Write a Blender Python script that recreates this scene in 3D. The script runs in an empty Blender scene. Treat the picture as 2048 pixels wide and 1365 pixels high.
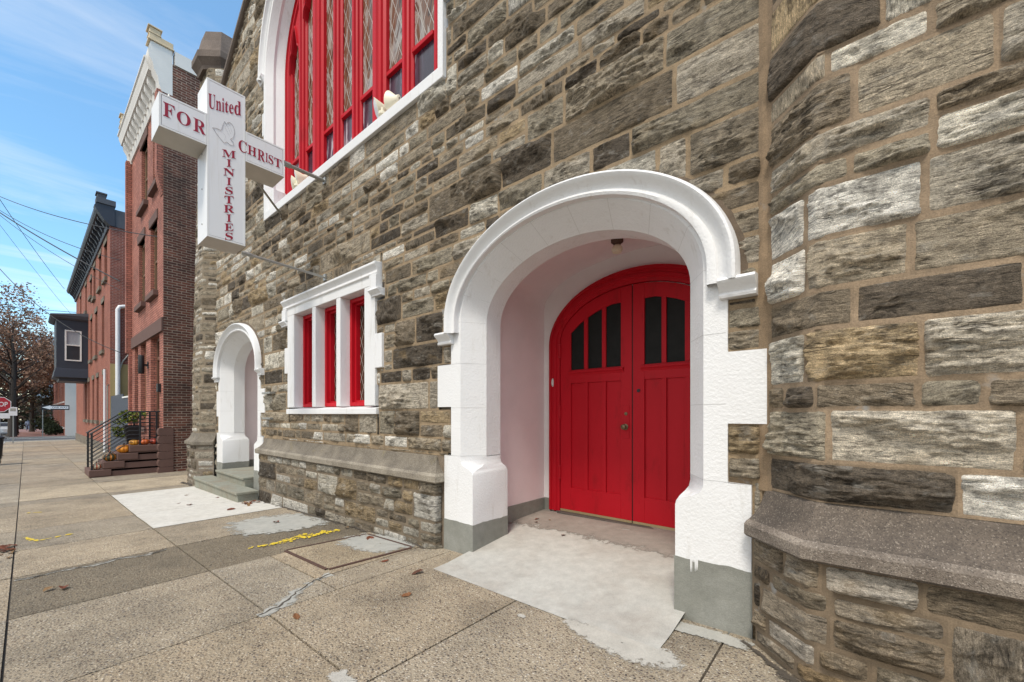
import bpy, math, random
import numpy as np
from math import radians, sin, cos, pi, sqrt
from mathutils import Vector

SC = bpy.context.scene
COL = SC.collection
rnd = random.Random(7)

# ------------------------------------------------------------------ camera
cam_d = bpy.data.cameras.new('camera')
cam = bpy.data.objects.new('camera', cam_d)
COL.objects.link(cam)
SC.camera = cam
cam.location = (0.0, -2.8, 0.0)
cam.rotation_euler = (radians(90), 0, radians(40.12))
cam_d.sensor_width = 36.0
cam_d.lens = 820.0 / 2048 * 36
cam_d.shift_y = 0.07104
cam_d.clip_start = 0.05
cam_d.clip_end = 2000

# ------------------------------------------------------------------ sky and sun
SUN_EL, SUN_AZ = radians(58), radians(-20)      # azimuth from -Y towards -X
sun_dir = Vector((-sin(SUN_AZ) * cos(SUN_EL), -cos(SUN_AZ) * cos(SUN_EL), sin(SUN_EL)))
W = bpy.data.worlds.new('World')
SC.world = W
W.use_nodes = True
nt = W.node_tree
nt.nodes.clear()
def N(t, kind, **kw):
    n = t.nodes.new(kind)
    for k, v in kw.items():
        setattr(n, k, v)
    return n
out = N(nt, 'ShaderNodeOutputWorld')
bg = N(nt, 'ShaderNodeBackground')
sky = N(nt, 'ShaderNodeTexSky', sky_type='NISHITA')
sky.sun_disc = False
sky.sun_elevation = SUN_EL
sky.sun_rotation = math.atan2(sun_dir.x, sun_dir.y)
sky.air_density = 1.0
sky.dust_density = 0.6
sky.ozone_density = 1.2
SKY_STR = 0.15
tc = N(nt, 'ShaderNodeTexCoord')
sep = N(nt, 'ShaderNodeSeparateXYZ')
nt.links.new(tc.outputs['Generated'], sep.inputs[0])
# project the direction on a cloud layer high above
mx = N(nt, 'ShaderNodeMath', operation='MAXIMUM'); mx.inputs[1].default_value = 0.06
nt.links.new(sep.outputs[2], mx.inputs[0])
dv = N(nt, 'ShaderNodeVectorMath', operation='DIVIDE')
cmb = N(nt, 'ShaderNodeCombineXYZ')
for i in range(3):
    nt.links.new(mx.outputs[0], cmb.inputs[i])
nt.links.new(tc.outputs['Generated'], dv.inputs[0])
nt.links.new(cmb.outputs[0], dv.inputs[1])
mp = N(nt, 'ShaderNodeMapping')
mp.inputs['Scale'].default_value = (1.25, 0.50, 0.0)
mp.inputs['Rotation'].default_value = (0, 0, radians(16))
mp.inputs['Location'].default_value = (3.1, 0.7, 0)
nt.links.new(dv.outputs[0], mp.inputs[0])
no = N(nt, 'ShaderNodeTexNoise'); no.inputs['Scale'].default_value = 1.3
no.inputs['Detail'].default_value = 7; no.inputs['Roughness'].default_value = 0.6
no.inputs['Distortion'].default_value = 0.5
nt.links.new(mp.outputs[0], no.inputs[0])
rp = N(nt, 'ShaderNodeValToRGB')
rp.color_ramp.elements[0].position = 0.45; rp.color_ramp.elements[0].color = (0.11, 0.11, 0.11, 1)
rp.color_ramp.elements[1].position = 0.80; rp.color_ramp.elements[1].color = (0.5, 0.5, 0.5, 1)
nt.links.new(no.outputs[0], rp.inputs[0])
mixc = N(nt, 'ShaderNodeMix', data_type='RGBA')
# unseen cloud added behind the camera to whiten and warm the ambient light
fill_bank = N(nt, 'ShaderNodeMapRange'); fill_bank.interpolation_type = 'SMOOTHSTEP'
for k, v in ((1, -0.15), (2, -0.55), (3, 0.0), (4, 0.85)): fill_bank.inputs[k].default_value = v
nt.links.new(sep.outputs[1], fill_bank.inputs[0])
cov = N(nt, 'ShaderNodeMath', operation='MAXIMUM')
nt.links.new(rp.outputs[0], cov.inputs[0]); nt.links.new(fill_bank.outputs[0], cov.inputs[1])
nt.links.new(cov.outputs[0], mixc.inputs[0])
hs = N(nt, 'ShaderNodeHueSaturation'); hs.inputs['Hue'].default_value = 0.488; hs.inputs['Saturation'].default_value = 1.36; hs.inputs['Value'].default_value = 1.65
nt.links.new(sky.outputs[0], hs.inputs['Color'])
nt.links.new(hs.outputs[0], mixc.inputs[6])
mixc.inputs[7].default_value = (8.2, 7.9, 7.4, 1)
nt.links.new(mixc.outputs[2], bg.inputs[0])
bg.inputs[1].default_value = SKY_STR
nt.links.new(bg.outputs[0], out.inputs[0])

sun_d = bpy.data.lights.new('sun', 'SUN')
sun_d.energy = 2.8
sun_d.angle = radians(13)
sun_d.color = (1.0, 0.945, 0.85)
sun = bpy.data.objects.new('sun', sun_d)
COL.objects.link(sun)
sun.rotation_euler = sun_dir.to_track_quat('Z', 'Y').to_euler()

SC.view_settings.view_transform = 'Standard'
SC.view_settings.look = 'None'
SC.view_settings.exposure = 0.12
SC.view_settings.gamma = 1
SC.cycles.use_denoising = True
try:
    SC.cycles.denoising_prefilter = 'ACCURATE'
    SC.cycles.denoising_input_passes = 'RGB_ALBEDO_NORMAL'
except Exception:
    pass
SC.cycles.diffuse_bounces = 6

# ------------------------------------------------------------------ helpers
def tag(o, label=None, cat=None, group=None, kind=None):
    if label: o['label'] = label
    if cat: o['category'] = cat
    if group: o['group'] = group
    if kind: o['kind'] = kind
    return o

def empty(name, loc, label=None, cat=None, group=None):
    o = bpy.data.objects.new(name, None)
    COL.objects.link(o)
    o.location = loc
    o.empty_display_size = 0.2
    return tag(o, label, cat, group)

def link_mesh(name, me, parent=None):
    o = bpy.data.objects.new(name, me)
    COL.objects.link(o)
    if parent is not None:
        o.parent = parent
        p = parent
        off = Vector((0, 0, 0))
        while p is not None:
            off += Vector(p.location); p = p.parent
        o.location = -off              # meshes are built in world coordinates
    return o

class MB:
    def __init__(s):
        s.v = []; s.f = []; s.mi = []; s.c = []
        s.col = None
    def add(s, pts, faces, m=0):
        b = len(s.v)
        s.v += [tuple(p) for p in pts]
        for f in faces:
            s.f.append([b + i for i in f]); s.mi.append(m); s.c.append(s.col)
        return s
    def poly(s, pts, m=0):
        return s.add(pts, [list(range(len(pts)))], m)
    def box(s, x0, x1, y0, y1, z0, z1, m=0):
        if x0 > x1: x0, x1 = x1, x0
        p = [(x0,y0,z0),(x1,y0,z0),(x1,y1,z0),(x0,y1,z0),(x0,y0,z1),(x1,y0,z1),(x1,y1,z1),(x0,y1,z1)]
        return s.add(p, [[0,3,2,1],[4,5,6,7],[0,1,5,4],[1,2,6,5],[2,3,7,6],[3,0,4,7]], m)
    def strip(s, A, yA, B, yB, m=0):
        n = len(A)
        p = [(a[0], yA, a[1]) for a in A] + [(b[0], yB, b[1]) for b in B]
        return s.add(p, [[i, i+1, n+i+1, n+i] for i in range(n-1)], m)
    def lofts(s, rings, closed=False, m=0, cap=False):
        n = len(rings[0])
        p = [q for r in rings for q in r]
        fs = []
        for k in range(len(rings)-1):
            for i in range(n if closed else n-1):
                j = (i+1) % n
                fs.append([k*n+i, k*n+j, (k+1)*n+j, (k+1)*n+i])
        if cap:
            fs.append(list(range(n))[::-1]); fs.append([(len(rings)-1)*n+i for i in range(n)])
        return s.add(p, fs, m)
    def prism_y(s, poly, y0, y1, m=0):          # poly of (x,z)
        n = len(poly)
        p = [(a, y0, b) for a, b in poly] + [(a, y1, b) for a, b in poly]
        return s.add(p, [list(range(n)), [n+i for i in range(n)][::-1]] + [[i, n+i, n+(i+1)%n, (i+1)%n] for i in range(n)], m)
    def prism_x(s, poly, x0, x1, m=0):          # poly of (y,z)
        n = len(poly)
        p = [(x0, a, b) for a, b in poly] + [(x1, a, b) for a, b in poly]
        return s.add(p, [list(range(n))[::-1], [n+i for i in range(n)]] + [[i, (i+1)%n, n+(i+1)%n, n+i] for i in range(n)], m)
    def prism_z(s, poly, z0, z1, m=0):          # poly of (x,y)
        n = len(poly)
        p = [(a, b, z0) for a, b in poly] + [(a, b, z1) for a, b in poly]
        return s.add(p, [list(range(n))[::-1], [n+i for i in range(n)]] + [[i, (i+1)%n, n+(i+1)%n, n+i] for i in range(n)], m)
    def tube(s, path, r, n=8, m=0, caps=True):
        rings = []
        P = [Vector(p) for p in path]
        rs = r if isinstance(r, (list, tuple)) else [r]*len(P)
        up = None
        for i, p in enumerate(P):
            t = (P[min(i+1, len(P)-1)] - P[max(i-1, 0)])
            if t.length < 1e-9: t = Vector((0,0,1))
            t.normalize()
            if up is None:
                up = Vector((0,0,1)) if abs(t.z) < 0.9 else Vector((1,0,0))
            a = t.cross(up)
            if a.length < 1e-4: a = t.cross(Vector((0.3,1,0.2)))
            a.normalize(); b = a.cross(t).normalized(); up = b
            rings.append([tuple(p + rs[i]*(cos(2*pi*k/n)*a + sin(2*pi*k/n)*b)) for k in range(n)])
        return s.lofts(rings, True, m, caps)
    def lathe(s, prof, c, n=16, m=0, axis='z', rib=None):
        rings = []
        for r, h in prof:
            ring = []
            for k in range(n):
                t = 2*pi*k/n
                q = r*(rib(t) if rib else 1)
                if axis == 'z': ring.append((c[0]+q*cos(t), c[1]+q*sin(t), c[2]+h))
                elif axis == 'y': ring.append((c[0]+q*cos(t), c[1]+h, c[2]+q*sin(t)))
                else: ring.append((c[0]+h, c[1]+q*cos(t), c[2]+q*sin(t)))
            rings.append(ring)
        return s.lofts(rings, True, m, True)
    def build(s, name, mats, parent=None, smooth=False, bevel=0, seg=2, angle=40):
        if not isinstance(mats, (list, tuple)): mats = [mats]
        me = bpy.data.meshes.new(name)
        me.from_pydata(s.v, [], s.f)
        for m in mats: me.materials.append(m)
        me.polygons.foreach_set('material_index', s.mi)
        uv = me.uv_layers.new(name='UVMap')
        nv = len(me.loops)
        co = np.zeros(len(me.vertices)*3); me.vertices.foreach_get('co', co); co = co.reshape(-1, 3)
        li = np.zeros(nv, dtype=np.int32); me.loops.foreach_get('vertex_index', li)
        nr = np.zeros(len(me.polygons)*3); me.polygons.foreach_get('normal', nr); nr = np.abs(nr.reshape(-1, 3))
        lt = np.zeros(len(me.polygons), dtype=np.int32); me.polygons.foreach_get('loop_total', lt)
        ax = np.repeat(np.argmax(nr, axis=1), lt)
        P = co[li]
        U = np.where(ax == 0, P[:, 1], P[:, 0]); V = np.where(ax == 2, P[:, 1], P[:, 2])
        uv.data.foreach_set('uv', np.stack([U, V], 1).ravel())
        if any(c is not None for c in s.c):
            at = me.color_attributes.new('col', 'FLOAT_COLOR', 'CORNER')
            cc = np.array([(c if c is not None else (1, 1, 1)) for c in s.c])
            cc = np.repeat(np.hstack([cc, np.ones((len(cc), 1))]), lt, axis=0)
            at.data.foreach_set('color', cc.astype(np.float32).ravel())
        if smooth:
            me.polygons.foreach_set('use_smooth', [True]*len(me.polygons))
            if smooth != 'all':
                me.set_sharp_from_angle(angle=radians(angle))
        me.update()
        o = link_mesh(name, me, parent)
        if bevel:
            b = o.modifiers.new('bevel', 'BEVEL')
            b.width = bevel; b.segments = seg; b.limit_method = 'ANGLE'; b.angle_limit = radians(35)
            b.harden_normals = False
        return o

def copy_tree(o, parent=None):
    c = o.copy(); COL.objects.link(c)
    if parent is not None: c.parent = parent
    for ch in list(o.children): copy_tree(ch, c)
    return c

# ground height along the street (the pavement falls gently away from the camera)
ZP = [(-200,-3.9),(-50,-2.08),(-12.5,-1.63),(-8.3,-1.55),(-3.2,-1.385),(0,-1.325),(12,-1.2)]
def zg(x):
    return float(np.interp(x, [p[0] for p in ZP], [p[1] for p in ZP]))

def arch(cx, half, spring, rise, zb, n=40):
    p = [(cx-half, zb)]
    for i in range(n+1):
        t = pi - pi*i/n
        p.append((cx+half*cos(t), spring+rise*sin(t)))
    p.append((cx+half, zb))
    return p

# ------------------------------------------------------------------ materials
def mat(name):
    m = bpy.data.materials.new(name); m.use_nodes = True
    t = m.node_tree
    b = t.nodes['Principled BSDF']
    return m, t, b
def L(t, a, b): t.links.new(a, b)
def ramp(t, src, stops):
    r = N(t, 'ShaderNodeValToRGB')
    e = r.color_ramp.elements
    while len(e) < len(stops): e.new(0.5)
    for i, (p, c) in enumerate(stops):
        e[i].position = p
        e[i].color = tuple(c) + (1,) if isinstance(c, (tuple, list)) else (c, c, c, 1)
    L(t, src, r.inputs[0])
    return r.outputs[0]
def mixrgb(t, fac, a, b, mode='MIX'):
    m = N(t, 'ShaderNodeMix', data_type='RGBA', blend_type=mode)
    for i, s in ((0, fac), (6, a), (7, b)):
        if hasattr(s, 'links'): L(t, s, m.inputs[i])
        elif isinstance(s, (tuple, list)): m.inputs[i].default_value = tuple(s) + (1,)
        else: m.inputs[i].default_value = s
    return m.outputs[2]
def noise(t, vec, scale, detail=4, rough=0.55, dist=0):
    n = N(t, 'ShaderNodeTexNoise')
    n.inputs['Scale'].default_value = scale; n.inputs['Detail'].default_value = detail
    n.inputs['Roughness'].default_value = rough; n.inputs['Distortion'].default_value = dist
    if vec is not None: L(t, vec, n.inputs[0])
    return n.outputs[0]
def mapping(t, vec, scale=(1,1,1), rot=(0,0,0)):
    m = N(t, 'ShaderNodeMapping')
    m.inputs['Scale'].default_value = scale; m.inputs['Rotation'].default_value = rot
    L(t, vec, m.inputs[0]); return m.outputs[0]
def bump(t, b, h, strength, dist):
    n = N(t, 'ShaderNodeBump'); n.inputs['Strength'].default_value = strength; n.inputs['Distance'].default_value = dist
    L(t, h, n.inputs['Height']); L(t, n.outputs[0], b.inputs['Normal']); return n
def objco(t): return N(t, 'ShaderNodeTexCoord').outputs['Object']
def mathn(t, op, a, b=None):
    m = N(t, 'ShaderNodeMath', operation=op)
    for i, s in ((0, a), (1, b)):
        if s is None: continue
        if hasattr(s, 'links'): L(t, s, m.inputs[i])
        else: m.inputs[i].default_value = s
    return m.outputs[0]

def plain(name, col, rough=0.6, metal=0, var=0.12, nscale=6, bscale=0, bstr=0.2, bdist=0.01, spec=0.5):
    m, t, b = mat(name)
    co = objco(t)
    n = noise(t, co, nscale, 5, 0.6)
    c = mixrgb(t, n, tuple(v*(1-var) for v in col), tuple(min(1, v*(1+var)) for v in col))
    L(t, c, b.inputs['Base Color'])
    b.inputs['Roughness'].default_value = rough; b.inputs['Metallic'].default_value = metal
    b.inputs['Specular IOR Level'].default_value = spec
    if bscale:
        bump(t, b, noise(t, co, bscale, 4, 0.6), bstr, bdist)
    return m

def make_stone():
    m, t, b = mat('ashlar_stone')
    at = N(t, 'ShaderNodeAttribute', attribute_name='suv').outputs['Vector']
    tint = N(t, 'ShaderNodeAttribute', attribute_name='col').outputs['Color']
    streak = noise(t, mapping(t, at, (13, 72, 1)), 1.0, 9, 0.74, 0.6)
    fine = noise(t, mapping(t, at, (55, 260, 1)), 1.0, 5, 0.75, 0.3)
    blot = noise(t, at, 7, 6, 0.65, 0.4)
    grain = noise(t, at, 210, 4, 0.8)
    c = mixrgb(t, 1.0, tint, ramp(t, streak, [(0.34, 0.30), (0.43, 0.75), (0.52, 1.05), (0.62, 1.3), (0.75, 1.6)]), 'MULTIPLY')
    c = mixrgb(t, 1.0, c, ramp(t, fine, [(0.33, 0.40), (0.44, 0.92), (0.6, 1.2), (0.72, 1.5)]), 'MULTIPLY')
    c = mixrgb(t, 1.0, c, ramp(t, grain, [(0.32, 0.5), (0.5, 1.0), (0.68, 1.5)]), 'MULTIPLY')
    c = mixrgb(t, ramp(t, blot, [(0.52, 0.0), (0.66, 0.55)]), c, (0.07, 0.058, 0.045))
    b2 = noise(t, mapping(t, at, (9, 16, 3)), 1.0, 6, 0.7, 0.5)
    c = mixrgb(t, ramp(t, b2, [(0.55, 0.0), (0.72, 0.45)]), c, (0.50, 0.475, 0.42))
    b3 = noise(t, mapping(t, at, (3, 4, 5)), 1.0, 4, 0.6, 0.3)
    c = mixrgb(t, ramp(t, b3, [(0.58, 0.0), (0.75, 0.45)]), c, (0.30, 0.20, 0.09))
    # open fissures along the bed and paler fresh chips
    vc = N(t, 'ShaderNodeTexVoronoi'); vc.feature = 'DISTANCE_TO_EDGE'; vc.inputs['Scale'].default_value = 1.0
    wv = N(t, 'ShaderNodeVectorMath', operation='ADD')
    nd = N(t, 'ShaderNodeTexNoise'); nd.inputs['Scale'].default_value = 14; nd.inputs['Detail'].default_value = 5; L(t, at, nd.inputs[0])
    ns = N(t, 'ShaderNodeVectorMath', operation='SCALE'); ns.inputs['Scale'].default_value = 0.9; L(t, nd.outputs['Color'], ns.inputs[0])
    L(t, mapping(t, at, (3.2, 36, 1)), wv.inputs[0]); L(t, ns.outputs[0], wv.inputs[1]); L(t, wv.outputs[0], vc.inputs[0])
    crack = ramp(t, vc.outputs['Distance'], [(0.0, 0.0), (0.035, 0.35), (0.085, 1.0)])
    where = ramp(t, noise(t, at, 7.5, 5, 0.7), [(0.50, 1.0), (0.62, 0.25)])
    crack = mathn(t, 'MAXIMUM', crack, where)
    c = mixrgb(t, 1.0, c, ramp(t, crack, [(0.0, 0.24), (1.0, 1.0)]), 'MULTIPLY')
    chip = noise(t, mapping(t, at, (20, 42, 1)), 1.0, 6, 0.75, 0.6)
    c = mixrgb(t, 1.0, c, ramp(t, chip, [(0.36, 0.55), (0.44, 0.95), (0.56, 1.05), (0.62, 1.4)]), 'MULTIPLY')
    L(t, c, b.inputs['Base Color'])
    b.inputs['Roughness'].default_value = 0.9
    b.inputs['Specular IOR Level'].default_value = 0.25
    h = mixrgb(t, 0.55, streak, fine)
    h = mixrgb(t, 0.3, h, chip); h = mixrgb(t, 0.35, h, crack)
    h = mixrgb(t, 0.25, h, grain)
    bump(t, b, h, 1.0, 0.045)
    return m
def make_mortar():
    m, t, b = mat('mortar')
    co = objco(t)
    tint = N(t, 'ShaderNodeAttribute', attribute_name='col').outputs['Color']
    n = noise(t, co, 9, 6, 0.65)
    g = noise(t, co, 160, 3, 0.7)
    c = mixrgb(t, 1.0, tint, ramp(t, n, [(0.3, 0.7), (0.7, 1.2)]), 'MULTIPLY')
    c = mixrgb(t, 1.0, c, ramp(t, g, [(0.3, 0.75), (0.7, 1.25)]), 'MULTIPLY')
    c = mixrgb(t, ramp(t, noise(t, co, 1.7, 5, 0.7), [(0.63, 0), (0.68, 0.8)]), c, (0.27, 0.27, 0.26))
    L(t, c, b.inputs['Base Color'])
    b.inputs['Roughness'].default_value = 0.95
    bump(t, b, mixrgb(t, 0.5, n, g), 0.6, 0.012)
    return m
def make_speckle(name, base, dark, light, bstr=0.5):
    m, t, b = mat(name)
    co = objco(t)
    v = N(t, 'ShaderNodeTexVoronoi'); v.inputs['Scale'].default_value = 230; L(t, co, v.inputs[0])
    n = noise(t, co, 3.5, 6, 0.65)
    c = mixrgb(t, ramp(t, n, [(0.35, 0), (0.65, 1)]), dark, base)
    sepc = N(t, 'ShaderNodeSeparateColor'); L(t, v.outputs['Color'], sepc.inputs[0])
    c = mixrgb(t, ramp(t, sepc.outputs[0], [(0.86, 0), (0.97, 0.38)]), c, light)
    c = mixrgb(t, ramp(t, sepc.outputs[1], [(0.78, 0), (0.9, 0.6)]), c, (0.05, 0.04, 0.035))
    g = noise(t, co, 90, 4, 0.7)
    c = mixrgb(t, 1.0, c, ramp(t, g, [(0.3, 0.75), (0.7, 1.2)]), 'MULTIPLY')
    c = mixrgb(t, ramp(t, noise(t, co, 2.2, 5, 0.7), [(0.6, 0), (0.72, 0.35)]), c, (0.28, 0.22, 0.07))
    L(t, c, b.inputs['Base Color']); b.inputs['Roughness'].default_value = 0.92
    bump(t, b, mixrgb(t, 0.5, g, v.outputs['Distance']), bstr, 0.01)
    return m
def make_aggregate():
    m, t, b = mat('exposed_aggregate')
    co = objco(t)
    tint = N(t, 'ShaderNodeAttribute', attribute_name='col').outputs['Color']
    v = N(t, 'ShaderNodeTexVoronoi'); v.inputs['Scale'].default_value = 66; L(t, co, v.inputs[0])
    sepc = N(t, 'ShaderNodeSeparateColor'); L(t, v.outputs['Color'], sepc.inputs[0])
    peb = ramp(t, sepc.outputs[0], [(0.0, (0.05, 0.043, 0.04)), (0.2, (0.18, 0.125, 0.085)), (0.38, (0.36, 0.275, 0.18)), (0.58, (0.22, 0.19, 0.165)), (0.78, (0.46, 0.38, 0.27)), (1.0, (0.62, 0.55, 0.44))])
    cem = (0.35, 0.284, 0.198)
    edge = ramp(t, v.outputs['Distance'], [(0.34, 1.0), (0.50, 0.0)])
    vis = ramp(t, noise(t, co, 4.5, 5, 0.6), [(0.30, 0.45), (0.55, 1.0)])
    c = mixrgb(t, mathn(t, 'MULTIPLY', edge, vis), cem, peb)
    big = noise(t, co, 1.7, 8, 0.7)
    c = mixrgb(t, 1.0, c, ramp(t, big, [(0.3, 0.62), (0.5, 0.97), (0.7, 1.2)]), 'MULTIPLY')
    g = noise(t, co, 240, 2, 0.7)
    c = mixrgb(t, 1.0, c, ramp(t, g, [(0.3, 0.5), (0.5, 1.0), (0.7, 1.4)]), 'MULTIPLY')
    pit = noise(t, co, 95, 4, 0.75, 0.3)
    c = mixrgb(t, 1.0, c, ramp(t, pit, [(0.30, 0.35), (0.42, 0.95), (0.6, 1.1)]), 'MULTIPLY')
    c = mixrgb(t, 1.0, c, tint, 'MULTIPLY')
    L(t, c, b.inputs['Base Color']); b.inputs['Roughness'].default_value = 0.85
    hh = mixrgb(t, 0.3, ramp(t, v.outputs['Distance'], [(0.0, 1.0), (0.6, 0.0)]), g)
    bump(t, b, hh, 0.9, 0.012)
    return m
def make_concrete(name, col, stain=(0.25, 0.2, 0.15), sfac=0.3, bstr=0.3, fade=False):
    m, t, b = mat(name)
    co = objco(t)
    n = noise(t, co, 2.6, 8, 0.65, 0.3)
    g = noise(t, co, 130, 3, 0.7)
    c = mixrgb(t, ramp(t, n, [(0.45, 0), (0.75, sfac)]), col, stain)
    c = mixrgb(t, 1.0, c, ramp(t, noise(t, co, 11, 6, 0.7), [(0.3, 0.85), (0.7, 1.1)]), 'MULTIPLY')
    c = mixrgb(t, 1.0, c, ramp(t, g, [(0.3, 0.88), (0.7, 1.1)]), 'MULTIPLY')
    v = N(t, 'ShaderNodeTexVoronoi'); v.inputs['Scale'].default_value = 8; L(t, co, v.inputs[0])
    L(t, c, b.inputs['Base Color']); b.inputs['Roughness'].default_value = 0.9
    bump(t, b, mixrgb(t, 0.5, n, g), bstr, 0.008)
    if fade:      # thin feathered skim: worn through to the slab below towards its rim
        fd = N(t, 'ShaderNodeAttribute', attribute_name='fade').outputs['Fac']
        q = mathn(t, 'ADD', fd, mathn(t, 'MULTIPLY', mathn(t, 'SUBTRACT', noise(t, co, 9, 9, 0.8), 0.5), 2.6))
        L(t, ramp(t, q, [(0.36, 0.0), (0.60, 1.0)]), b.inputs['Alpha'])
    return m
def make_stucco():
    m, t, b = mat('white_masonry_paint')
    co = objco(t)
    n = noise(t, co, 55, 5, 0.6)
    g = noise(t, co, 2.2, 6, 0.65)
    c = mixrgb(t, ramp(t, g, [(0.4, 0.0), (0.75, 0.35)]), (0.765, 0.76, 0.755), (0.65, 0.64, 0.62))
    s = noise(t, mapping(t, co, (9, 9, 1.2)), 1.0, 6, 0.7)
    c = mixrgb(t, ramp(t, s, [(0.58, 0.0), (0.74, 0.45)]), c, (0.46, 0.42, 0.36))
    c = mixrgb(t, ramp(t, noise(t, co, 21, 6, 0.75), [(0.64, 0.0), (0.74, 0.35)]), c, (0.50, 0.47, 0.42))
    L(t, c, b.inputs['Base Color']); b.inputs['Roughness'].default_value = 0.55
    bump(t, b, mixrgb(t, 0.3, n, noise(t, co, 14, 4, 0.6)), 0.55, 0.012)
    return m
def make_brick(name, c1, c2, mortar, scale=1.0, dirt=0.25):
    m, t, b = mat(name)
    uv = N(t, 'ShaderNodeTexCoord').outputs['UV']
    br = N(t, 'ShaderNodeTexBrick')
    br.offset = 0.5; br.squash = 1
    br.inputs['Scale'].default_value = 1.0
    br.inputs['Brick Width'].default_value = 0.215*scale; br.inputs['Row Height'].default_value = 0.072*scale
    br.inputs['Mortar Size'].default_value = 0.009*scale; br.inputs['Mortar Smooth'].default_value = 0.2
    br.inputs['Color1'].default_value = tuple(c1)+(1,); br.inputs['Color2'].default_value = tuple(c2)+(1,)
    br.inputs['Mortar'].default_value = tuple(mortar)+(1,)
    L(t, uv, br.inputs[0])
    co = objco(t)
    c = mixrgb(t, 1.0, br.outputs[0], ramp(t, noise(t, co, 1.1, 6, 0.65), [(0.3, 1-dirt), (0.7, 1+dirt)]), 'MULTIPLY')
    c = mixrgb(t, 1.0, c, ramp(t, noise(t, co, 25, 4, 0.7), [(0.3, 0.8), (0.7, 1.2)]), 'MULTIPLY')
    L(t, c, b.inputs['Base Color']); b.inputs['Roughness'].default_value = 0.88
    h = mathn(t, 'SUBTRACT', 1.0, br.outputs['Fac'])
    bump(t, b, h, 0.6, 0.01)
    return m
def make_red():
    m, t, b = mat('red_gloss_paint')
    co = objco(t)
    n = noise(t, mapping(t, co, (3, 3, 0.7)), 1.0, 6, 0.6)
    c = mixrgb(t, n, (0.40, 0.005, 0.012), (0.53, 0.008, 0.020))
    c = mixrgb(t, ramp(t, noise(t, mapping(t, co, (7, 7, 2.2)), 1.0, 7, 0.72), [(0.56, 0.0), (0.72, 0.5)]), c, (0.22, 0.006, 0.008))
    c = mixrgb(t, ramp(t, noise(t, co, 38, 5, 0.7), [(0.70, 0.0), (0.76, 0.5)]), c, (0.40, 0.12, 0.10))
    L(t, c, b.inputs['Base Color']); b.inputs['Roughness'].default_value = 0.5
    b.inputs['Specular IOR Level'].default_value = 0.2
    bump(t, b, noise(t, mapping(t, co, (60, 60, 4)), 1.0, 4, 0.6), 0.12, 0.004)
    return m
def make_leaded(name, colours, size, streak):
    # diamond leaded glass: panes of old coloured glass with lead cames
    m, t, b = mat(name)
    uv = N(t, 'ShaderNodeTexCoord').outputs['UV']
    s = N(t, 'ShaderNodeSeparateXYZ'); L(t, uv, s.inputs[0])
    u = mathn(t, 'DIVIDE', s.outputs[0], size[0]); v = mathn(t, 'DIVIDE', s.outputs[1], size[1])
    def tri(x):
        f = mathn(t, 'FRACT', x); f = mathn(t, 'SUBTRACT', f, 0.5); return mathn(t, 'ABSOLUTE', f)
    a = tri(mathn(t, 'ADD', u, v)); d = tri(mathn(t, 'SUBTRACT', u, v))
    near = mathn(t, 'MAXIMUM', a, d)
    came = mathn(t, 'GREATER_THAN', near, 0.470)
    co = objco(t)
    n = noise(t, mapping(t, co, (streak, streak, 1.2)), 1.0, 4, 0.6, 1.2)
    glass = ramp(t, n, colours)
    c = mixrgb(t, came, glass, (0.42, 0.41, 0.38))
    L(t, c, b.inputs['Base Color'])
    L(t, mathn(t, 'ADD', mathn(t, 'MULTIPLY', came, 0.45), 0.14), b.inputs['Roughness'])
    b.inputs['Specular IOR Level'].default_value = 0.25
    bump(t, b, mixrgb(t, 0.3, came, noise(t, co, 14, 3, 0.5)), 0.3, 0.01)
    return m
def make_leaf(name, sat=1.0):
    m, t, b = mat(name)
    tint = N(t, 'ShaderNodeAttribute', attribute_name='col').outputs['Color']
    L(t, tint, b.inputs['Base Color']); b.inputs['Roughness'].default_value = 0.7
    b.inputs['Specular IOR Level'].default_value = 0.2
    return m

STONE = make_stone(); MORTAR = make_mortar()
BROWNSTONE = make_speckle('weathered_cast_stone', (0.17, 0.135, 0.105), (0.085, 0.068, 0.054), (0.46, 0.39, 0.31))
NOSING = make_speckle('worn_pale_arris', (0.30, 0.25, 0.20), (0.15, 0.12, 0.095), (0.55, 0.48, 0.4))
NOSINGL = make_speckle('worn_limestone_arris', (0.36, 0.315, 0.245), (0.20, 0.17, 0.13), (0.5, 0.46, 0.4))
LIMESTONE = make_speckle('pale_cast_stone', (0.24, 0.205, 0.155), (0.125, 0.105, 0.08), (0.5, 0.46, 0.4))
CAPSTONE = make_speckle('dark_coping_stone', (0.20, 0.155, 0.125), (0.13, 0.10, 0.082), (0.25, 0.2, 0.17), 0.3)
AGG = make_aggregate()
WHITE = make_stucco()
PINK = plain('pink_plaster_bounce', (0.80, 0.69, 0.695), 0.7, var=0.1, nscale=2.5, bscale=60, bstr=0.25)  # pink paint, with red bounce from the doors put into the colour
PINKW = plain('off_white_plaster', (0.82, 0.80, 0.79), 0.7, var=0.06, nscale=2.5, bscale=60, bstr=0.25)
GREYP = make_concrete('grey_base_paint', (0.225, 0.225, 0.195), (0.36, 0.36, 0.33), 0.5, 0.7)
RED = make_red()
DARKGLASS = plain('dark_glass', (0.016, 0.017, 0.016), 0.5, var=0.5, nscale=9, bscale=30, bstr=0.05, spec=0.12)
CLEARW = make_concrete('pale_new_concrete', (0.60, 0.57, 0.51), (0.42, 0.37, 0.30), 0.35)
GREYC = make_concrete('grey_concrete', (0.40, 0.385, 0.345), (0.30, 0.27, 0.22), 0.4)
PATCHC = make_concrete('grey_patch_concrete', (0.38, 0.37, 0.33), (0.48, 0.45, 0.39), 0.6, 0.4, True)
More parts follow.
